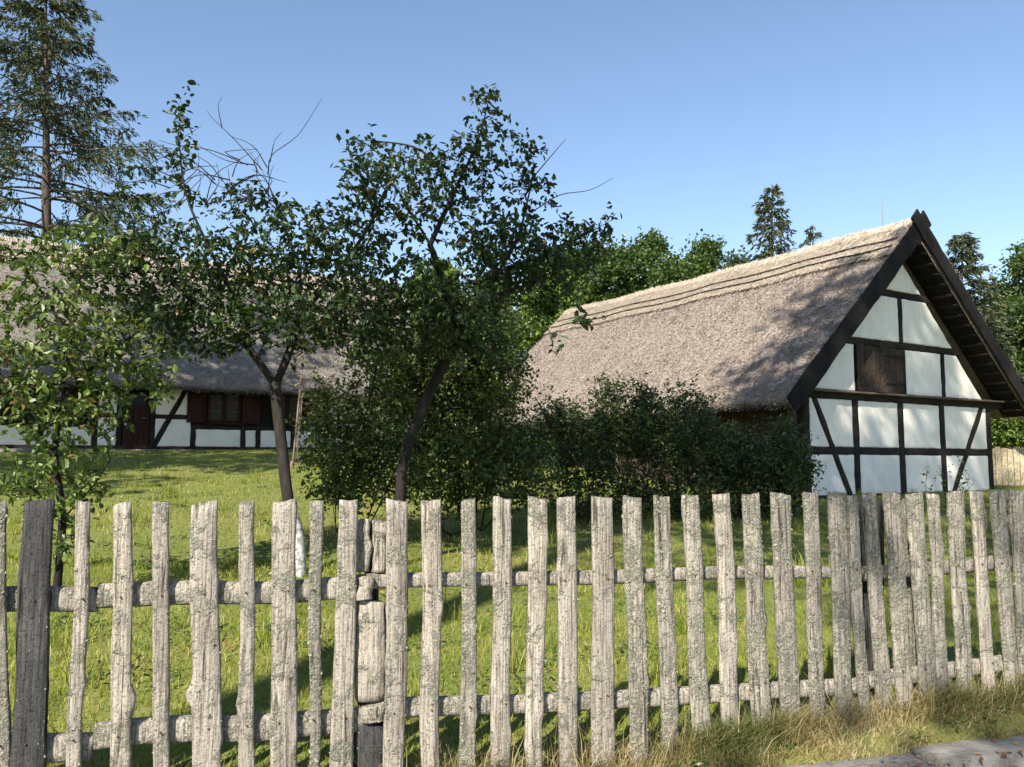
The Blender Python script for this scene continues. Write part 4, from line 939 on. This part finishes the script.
# broadleaf trees in the background
def broadleaf(name, label, px, ytop, d, wpx, seed, mat='leaf_far', leaf=.20, lobes=9, n=900, ybase_frac=.30, group='trees beyond the farmyard', xy=None, hcrown=None, wid=None, per=7, spread=.12, fill=1500, off=(0, 0), rfac=.022):
    rng = np.random.default_rng(seed)
    if xy is None: base = PB(px, d); top = P(px, ytop, d)[2]; R = wpx * d / FPX / 2
    else: base = gp3(*xy); top = hcrown; R = wid
    H = top - base[2]; att = []
    for q in range(lobes):
        hz_ = ybase_frac + (1 - ybase_frac) * (q + .5) / lobes; an = q * 2.4 + rng.uniform(0, .8); e = math.sin(math.pi * (.18 + .72 * (hz_ - ybase_frac) / (1 - ybase_frac))) 
        c = base + np.array([off[0] + math.cos(an) * R * .55 * e, off[1] + math.sin(an) * R * .55 * e, H * (hz_ - .05)]); rad = R * (.42 + .16 * rng.random())
        m_ = n // lobes; att.append(c + unit(rng.normal(0, 1, (m_, 3))) * rng.random((m_, 1)) ** .45 * rad * np.array([1, 1, .75]))
    att = np.vstack(att); att = att[att[:, 2] < top]
    mains = [[base - np.array([0, 0, .3]), base + np.array([.1, 0, H * .25]), base + np.array([rng.normal(0, .2) + off[0] * .5, off[1] * .5, H * .55]), base + np.array([rng.normal(0, .3) + off[0], off[1], H * .85])]]
    st = H / 30
    return plant(name, label, 'tree', mains, None, st, st * 9, st * 1.4, H * rfac, .012, 'leaf', leaf, per, M[mat], M['bark'], seed, group, twig_cnt=6, simple=True, attr=att, droop=.15, spread=spread, width=.40, min_r=.0, fill=fill, fill_n=10, fill_r=.28)
BT = [(548, 262, 40, 70, 'leaf_bright', 'pale green tree peeping out left of the barn ridge'), (585, 238, 46, 80, 'leaf_far', 'green tree just above the far end of the barn ridge'), (648, 228, 50, 72, 'leaf_far', 'dark tree behind the middle of the barn roof'),
      (612, 240, 42, 70, 'leaf_far', 'lower green tree directly behind the barn ridge'), (706, 233, 48, 58, 'leaf_far', 'round-topped tree left of the spruce behind the barn'), (432, 262, 38, 80, 'leaf_bright', 'pale green tree seen through the gap between the fruit tree crowns'),
      (495, 275, 44, 80, 'leaf_far', 'green tree mostly hidden by the leaning fruit tree'), (1012, 300, 40, 130, 'leaf_far', 'large green tree behind the barn at the right edge'), (1040, 236, 46, 90, 'leaf_far', 'tall tree cut by the right edge of the picture'), (672, 255, 40, 66, 'leaf_far', 'low tree showing over the barn ridge'), (560, 250, 52, 80, 'leaf_far', 'far green tree between the leaning fruit tree and the barn'), (738, 250, 54, 60, 'leaf_dark', 'dark low tree between the round-topped tree and the pointed spruce')]
for i, (px, yt, d, w_, mt, lb) in enumerate(BT): broadleaf('broadleaf_tree', lb, px, yt, d, w_, 60 + i, mt)

def spruce(label, px, ytop, d, rpx, seed, n_whorl, per_whorl, twigs, needles, lean=0.0, group='spruces', start=.12, nsize=.2, tiph=None, needle_w=.16):
    rng = np.random.default_rng(seed); base = PB(px, d); top = P(px, ytop, d) if tiph is None else np.array([P(px, 400, d)[0] + lean, d, tiph]); H = top[2] - base[2]; R = rpx * d / FPX
    root = thing('spruce_tree', label, 'tree', group, Vector(base)); VV, FF, off = [], [], 0
    tp = resample([base - np.array([0, 0, .3]), base * .5 + top * .5, top], H / 20); v, f = tube(tp, np.linspace(H * .017, .02, len(tp)), 8); VV.append(v); FF.append(f); off += len(v)
    tp_pos, tp_dir = [], []
    for w_ in range(n_whorl):
        q = start + (1 - start) * (w_ / n_whorl) ** .92
        for b_ in range(per_whorl):
            if rng.random() < .10: continue
            qq = min(.995, q + rng.uniform(-.5, .5) / n_whorl); c = base + (top - base) * qq
            L = R * (1 - qq) ** .72 * rng.uniform(.62, 1.15) * (1 if qq > .3 else .9) + .12
            an = b_ * 2 * math.pi / per_whorl + w_ * 1.1 + rng.uniform(-.35, .35); out = np.array([math.cos(an), math.sin(an), 0]); side = np.array([-out[1], out[0], 0])
            up0 = .55 * qq - .12 + rng.uniform(-.1, .1); m_ = 9; s_ = np.linspace(0, 1, m_)
            z = L * (up0 * s_ - (.42 - .15 * qq) * s_ ** 1.6 + .20 * s_ ** 3.2)
            pts = c + np.outer(s_ * L, out) + np.outer(z, [0, 0, 1]) + np.outer(.06 * L * np.sin(s_ * 3 + rng.uniform(0, 6)) * s_, side)
            v, f = tube(pts, np.linspace(.012 + .009 * L, .006, m_), 4); VV.append(v); FF.append(f + off); off += len(v)
            nt = max(4, int(twigs * (.35 + L / R)))
            ss = rng.uniform(.12 if qq > .6 else .25, 1, nt); pi_ = np.array([np.interp(ss, s_, pts[:, a]) for a in range(3)]).T
            sg = np.where(rng.random(nt) < .5, -1, 1)[:, None]; tl = (L * .26 * (1.15 - ss) + .16 + .05 * L)[:, None] * rng.uniform(.6, 1.2, (nt, 1))
            td = unit(out * rng.uniform(.35, .9, (nt, 1)) + side * sg * rng.uniform(.2, .8, (nt, 1)) + np.array([0, 0, -1]) * rng.uniform(.15, .75, (nt, 1)))
            u_ = rng.random((nt, needles)); base_t = pi_[:, None, :] + td[:, None, :] * tl[:, None, :] * u_[..., None] + np.array([0, 0, -1]) * (tl[:, None, :] * u_[..., None] ** 2 * .25)
            tp_pos.append(base_t.reshape(-1, 3)); tp_dir.append((td[:, None, :] + rng.normal(0, .38, (nt, needles, 3))).reshape(-1, 3))
    link('trunk', mesh_np('trunk', np.vstack(VV), np.vstack(FF), smooth=True), M['bark_spruce'], root)
    pos = np.vstack(tp_pos); d_ = np.vstack(tp_dir); v, f, r_ = leaf_geo(pos, d_, nsize * np.clip(rng.normal(1, .25, len(pos)), .5, 1.6), needle_w, simple=True, rng=rng)
    cr = link('crown', mesh_np('crown', v, f, r_), M['needle'], root); cr['kind'] = 'stuff'
    return root
spruce('tall open spruce towering above the cottage at the left edge', 46, -28, 38, 215, 81, 27, 6, 46, 11, start=.10, nsize=.25, needle_w=.13)
spruce('pointed spruce rising behind the middle of the barn ridge', 772, 184, 44, 58, 82, 30, 6, 14, 7, nsize=.24)
spruce('small spruce tip beside the pointed spruce behind the ridge', 813, 224, 52, 46, 83, 24, 6, 12, 6, nsize=.24)
spruce('spruce standing right of the white gable', 962, 233, 38, 80, 84, 30, 6, 18, 7, nsize=.22)

# ---------------------------------------------------------------- yard at the far right: pale board fence, small thatched shed
bfence = thing('board_fence', 'pale upright board fence beside the barn at the right edge', 'fence', loc=Vector(PB(990, 23)))
x = 986.0; i = 0
while x < 1085:
    p = PB(x, 22.6 + .004 * (x - 990)); top = P(x, 448 + 1.5 * math.sin(i * 2.1), p[1])[2]
    hewn('board', p - np.array([0, 0, .1]), np.array([p[0], p[1], top]), .145, .03, (1, 0, 0), M['pale_board'], bfence, .004, seed=i); x += 6.1; i += 1
for zz in (.4, .95):
    p, q = PB(985, 22.7), PB(1086, 23.05); hewn('rail', p + np.array([0, .03, zz]), q + np.array([0, .03, zz]), .09, .05, (0, 0, 1), M['pale_board'], bfence)
S0 = PB(1016, 33); SF = Frame(S0, U * 0 + np.array([0, 1.0, 0]), np.array([1.0, 0, 0]))
shed = thing('thatched_shed', 'low thatched shed just visible over the board fence', 'shed', loc=Vector(S0))
V = [SF.w(0, -1.2, -.4), SF.w(0, 6, -.4), SF.w(0, 6, 1.7), SF.w(0, -1.2, 1.7), SF.w(4, -1.2, -.4), SF.w(4, 6, -.4), SF.w(4, 6, 1.7), SF.w(4, -1.2, 1.7)]
link('wall', bm_mesh('wall', V, BOXF), M['board_brown'], shed)
roof(SF, shed, -.5, 1.5, 2.0, 2.75, 4.5, -1.5, 6.3, .2, 2500, 13, cap_len=.5)

# ---------------------------------------------------------------- roadside trees behind the camera (their shade falls on barn, hedge and fence)
broadleaf('lime_tree', 'tall roadside tree behind the viewer, its crown above the road', 0, 0, 0, 0, 91, 'leaf_far', .22, 10, 620, .45, 'roadside trees', xy=(1.6, -2.6), hcrown=26.0, wid=5.0, per=6, spread=.2, fill=1500, off=(-2.0, 1.0), rfac=.010)
broadleaf('lime_tree', 'roadside tree behind the viewer to the left, shading the fruit trees', 0, 0, 0, 0, 94, 'leaf_far', .2, 9, 460, .60, 'roadside trees', xy=(-5.9, -3.7), hcrown=23.0, wid=3.8, per=4, spread=.2, fill=170, rfac=.010)
broadleaf('lime_tree', 'garden tree beyond the left end of the picket fence, outside the picture', 0, 0, 0, 0, 95, 'leaf_far', .22, 8, 460, .40, 'roadside trees', xy=(-14.5, 7.0), hcrown=19.0, wid=3.6, per=6, spread=.2, fill=600, rfac=.010)
broadleaf('lime_tree', 'smaller sparse roadside tree farther behind the viewer', 0, 0, 0, 0, 92, 'leaf_far', .2, 8, 300, .5, 'roadside trees', xy=(-4.4, -11.6), hcrown=19.5, wid=2.7, per=4, spread=.2, fill=120, rfac=.008)
broadleaf('lime_tree', 'tall garden tree left of the cottage lawn, outside the picture', 0, 0, 0, 0, 93, 'leaf_far', .24, 9, 600, .33, 'roadside trees', xy=(-15.0, 13.5), hcrown=21.0, wid=4.4, per=6, spread=.2, fill=800, rfac=.012)

# ---------------------------------------------------------------- grass
def blades(name, xs, ys, h, w_, lean, mat, seed, zoff=0.0, tone=None):
    rng = np.random.default_rng(seed); n = len(xs); z = hgt(xs, ys) + zoff; p = np.stack([xs, ys, z - .01], -1)
    an = rng.uniform(0, 2 * math.pi, n); ld = np.stack([np.cos(an), np.sin(an), np.zeros(n)], -1); a2 = rng.uniform(0, 2 * math.pi, n)
    s = np.stack([np.cos(a2), np.sin(a2), np.zeros(n)], -1) * (w_ * rng.uniform(.6, 1.3, n))[:, None] * .5
    le = (lean * rng.uniform(.1, 1.0, n) * h)[:, None]; k_ = np.array([0, 0, 1.0]); hh = h[:, None]
    V = np.stack([p - s, p + s, p + k_ * hh * .55 + ld * le * .35 + s * .8, p + k_ * hh * .55 + ld * le * .35 - s * .8, p + k_ * hh * .93 + ld * le], 1).reshape(-1, 3)
    b_ = (np.arange(n) * 5)[:, None]; r_ = rng.random(n) if tone is None else np.clip(tone + rng.normal(0, .2, n), 0, 1)
    o = link(name, mesh_np(name, V, [b_ + np.array([[0, 1, 2, 3]]), b_ + np.array([[3, 2, 4]])], np.repeat(r_, 5)), mat); return o
def patch(x, y, s=.35, k_=0): return np.array([nz(a * s, b_ * s, k_) for a, b_ in zip(x, y)])
rng = np.random.default_rng(5)
def wedge(n, d0, d1, pw_=1.0):
    """points in the garden inside (and a little beyond) the picture's wedge"""
    yy = d0 + (d1 - d0) * rng.random(int(n * 1.6)) ** pw_; xx = (rng.random(len(yy)) * 1.75 - .875) * (yy + .6); k_ = fdist(xx, yy) > .10; return xx[k_][:n], yy[k_][:n]
parts = []
x1_, y1_ = wedge(95000, 2.6, 9.5, .75); x2_, y2_ = wedge(85000, 8.5, 27, .8)
xs = np.concatenate([x1_, x2_]); ys = np.concatenate([y1_, y2_])
pt_ = patch(xs, ys, .55); pt2 = patch(xs, ys, 2.3, 4)
hh = (.028 + .03 * np.clip(pt_ + .5, 0, 1) + .045 * np.clip(pt2, 0, 1)) * rng.uniform(.6, 1.5, len(xs)); far = ys > 9
hh = hh * np.where(far, 1.15, 1.0); ww = np.where(far, .014, .0075)
lawn = blades('lawn_grass', xs, ys, hh, ww, .75, M['grass'], 51, tone=.52 + .55 * pt2 + .55 * pt_)
tag(lawn, 'sunlit unmown grass of the garden behind the fence', 'grass', kind='stuff')
# taller tufts
nt = 500; tx, ty = wedge(nt, 4, 20, .9); xs = np.repeat(tx, 26) + rng.normal(0, .05, len(tx) * 26); ys = np.repeat(ty, 26) + rng.normal(0, .05, len(tx) * 26)
tuf = blades('grass_tufts', xs, ys, np.repeat(rng.uniform(.14, .34, len(tx)), 26) * rng.uniform(.5, 1.1, len(xs)), np.full(len(xs), .008), .8, M['grass'], 52)
tag(tuf, 'taller grass tufts scattered over the garden lawn', 'grass', kind='stuff')
# dry verge grass along the fence foot
n = 90000; s_ = rng.uniform(-4.0, 5.5, n); of = np.where(rng.random(n) < .38, rng.normal(.09, .10, n), rng.uniform(-.15, .44, n)); of = np.clip(of, -.3, .44)
pp = np.array([0, FY0, 0]) + np.outer(s_, FD) + np.outer(of, FN); cl = np.array([nz(a * 2.2, b_ * 3, 8) for a, b_ in zip(s_, of)])
keep = rng.random(n) < np.clip(.65 + cl * 1.1, .2, 1); pp = pp[keep]; cl = cl[keep]; of = of[keep]
h_ = (.045 + .09 * np.exp(-((of - .06) / .12) ** 2)) * np.clip(1 + cl * 1.2, .35, 2.0) * rng.uniform(.5, 1.5, len(pp))
ver = blades('verge_grass', pp[:, 0], pp[:, 1], h_, np.full(len(pp), .0055), 1.3, M['grass_dry'], 53, tone=.48 + .6 * np.array([nz(a * 1.3, b_ * 1.3, 2) for a, b_ in pp[:, :2]]))
tag(ver, 'dry yellow grass along the foot of the picket fence', 'grass', kind='stuff')
n = 1100; s_ = rng.uniform(-4.0, 5.0, n); of = rng.normal(.11, .07, n); pp = np.array([0, FY0, 0]) + np.outer(s_, FD) + np.outer(of, FN)
st = blades('dry_stalks', pp[:, 0], pp[:, 1], rng.uniform(.15, .36, n), np.full(n, .004), 1.1, M['grass_dry'], 54, tone=np.full(n, .8)); tag(st, 'long dry grass stalks leaning between the pickets', 'grass', kind='stuff')
# low broad-leaved weeds on the verge
n = 260; cs = rng.uniform(-2.5, 4.5, 26); s_ = np.repeat(cs, 10) + rng.normal(0, .03, n); of = np.repeat(rng.uniform(.15, .33, 26), 10) + rng.normal(0, .02, n); pp = np.array([0, FY0, 0]) + np.outer(s_, FD) + np.outer(of, FN); pp[:, 2] = hgt(pp[:, 0], pp[:, 1]) + .01
an = rng.uniform(0, 6.28, n); d_ = np.stack([np.cos(an), np.sin(an), rng.uniform(.2, .9, n)], -1); v, f, r_ = leaf_geo(pp, d_, rng.uniform(.025, .06, n), .22)
wd_ = link('verge_weeds', mesh_np('verge_weeds', v, f, r_), M['leaf_shrub']); tag(wd_, 'low broad-leaved weeds on the grass verge before the kerb', 'weeds', kind='stuff')

# grit and fallen leaves along the kerb
n = 900; s_ = rng.uniform(-2, 5.5, n); of = np.where(rng.random(n) < .6, rng.normal(.68, .05, n), rng.uniform(.42, 1.6, n)); pp = np.array([0, FY0, 0]) + np.outer(s_, FD) + np.outer(of, FN)
pp[:, 2] = np.where((of > .40) & (of < .645), .10, np.where(of > .71, .028, -.01)); rad = rng.uniform(.004, .013, n); LV = []; LF = []
oct_ = np.array([(1, 0, 0), (-1, 0, 0), (0, 1, 0), (0, -1, 0), (0, 0, .7), (0, 0, -.7)], float); of_ = np.array([(0, 2, 4), (2, 1, 4), (1, 3, 4), (3, 0, 4), (2, 0, 5), (1, 2, 5), (3, 1, 5), (0, 3, 5)])
V = (pp[:, None, :] + oct_[None] * rad[:, None, None] * rng.uniform(.6, 1.3, (n, 6, 1))).reshape(-1, 3); Fo = ((np.arange(n) * 6)[:, None, None] + of_[None]).reshape(-1, 3)
gr = link('road_grit', mesh_np('road_grit', V, Fo), M['stone']); tag(gr, 'loose grit scattered along the kerb at the roadside', 'grit', kind='stuff')
n = 260; s_ = rng.uniform(-1, 5, n); of = np.where(rng.random(n) < .7, rng.normal(.68, .06, n), rng.uniform(.40, 1.4, n)); pp = np.array([0, FY0, 0]) + np.outer(s_, FD) + np.outer(of, FN); pp[:, 2] = np.where((of > .38) & (of < .66), .112, .05)
an = rng.uniform(0, 6.28, n); d_ = np.stack([np.cos(an), np.sin(an), rng.uniform(-.1, .25, n)], -1); v, f, r_ = leaf_geo(pp, d_, rng.uniform(.02, .05, n), .3, roll=.4)
fl = link('fallen_leaves', mesh_np('fallen_leaves', v, f, r_), leaf_mat('leaf_fallen', [(0, (.14, .07, .035)), (.6, (.24, .12, .06)), (1, (.33, .22, .10))], tf=.1)); tag(fl, 'brown fallen leaves lying in the gutter beside the kerb', 'leaves', kind='stuff')

# clover and plantain patches in the lawn, some fallen leaves under the fruit trees
cx_, cy_ = wedge(170, 4.6, 16, .9); m_ = 34; xs = np.repeat(cx_, m_) + rng.normal(0, .13, len(cx_) * m_); ys = np.repeat(cy_, m_) + rng.normal(0, .13, len(cx_) * m_); k_ = fdist(xs, ys) > .12; xs, ys = xs[k_], ys[k_]; n = len(xs)
pp = np.stack([xs, ys, hgt(xs, ys) + rng.uniform(.01, .05, n)], -1); an = rng.uniform(0, 6.28, n); d_ = np.stack([np.cos(an), np.sin(an), rng.uniform(.1, .7, n)], -1); v, f, r_ = leaf_geo(pp, d_, rng.uniform(.02, .055, n), .34)
lw = link('lawn_weeds', mesh_np('lawn_weeds', v, f, r_), M['leaf_mid']); tag(lw, 'patches of darker broad-leaved weeds growing in the garden lawn', 'weeds', kind='stuff')
n = 420; xs = rng.normal(-1.2, 1.6, n); ys = rng.normal(9.2, 1.6, n); k_ = fdist(xs, ys) > .3; xs, ys = xs[k_], ys[k_]; n = len(xs); pp = np.stack([xs, ys, hgt(xs, ys) + .05], -1); an = rng.uniform(0, 6.28, n); d_ = np.stack([np.cos(an), np.sin(an), rng.uniform(-.1, .3, n)], -1)
v, f, r_ = leaf_geo(pp, d_, rng.uniform(.03, .06, n), .3, roll=.4); fl2 = link('fallen_leaves', mesh_np('fallen_leaves', v, f, r_), bpy.data.materials['leaf_fallen']); tag(fl2, 'brown leaves fallen on the grass below the fruit trees', 'leaves', kind='stuff')
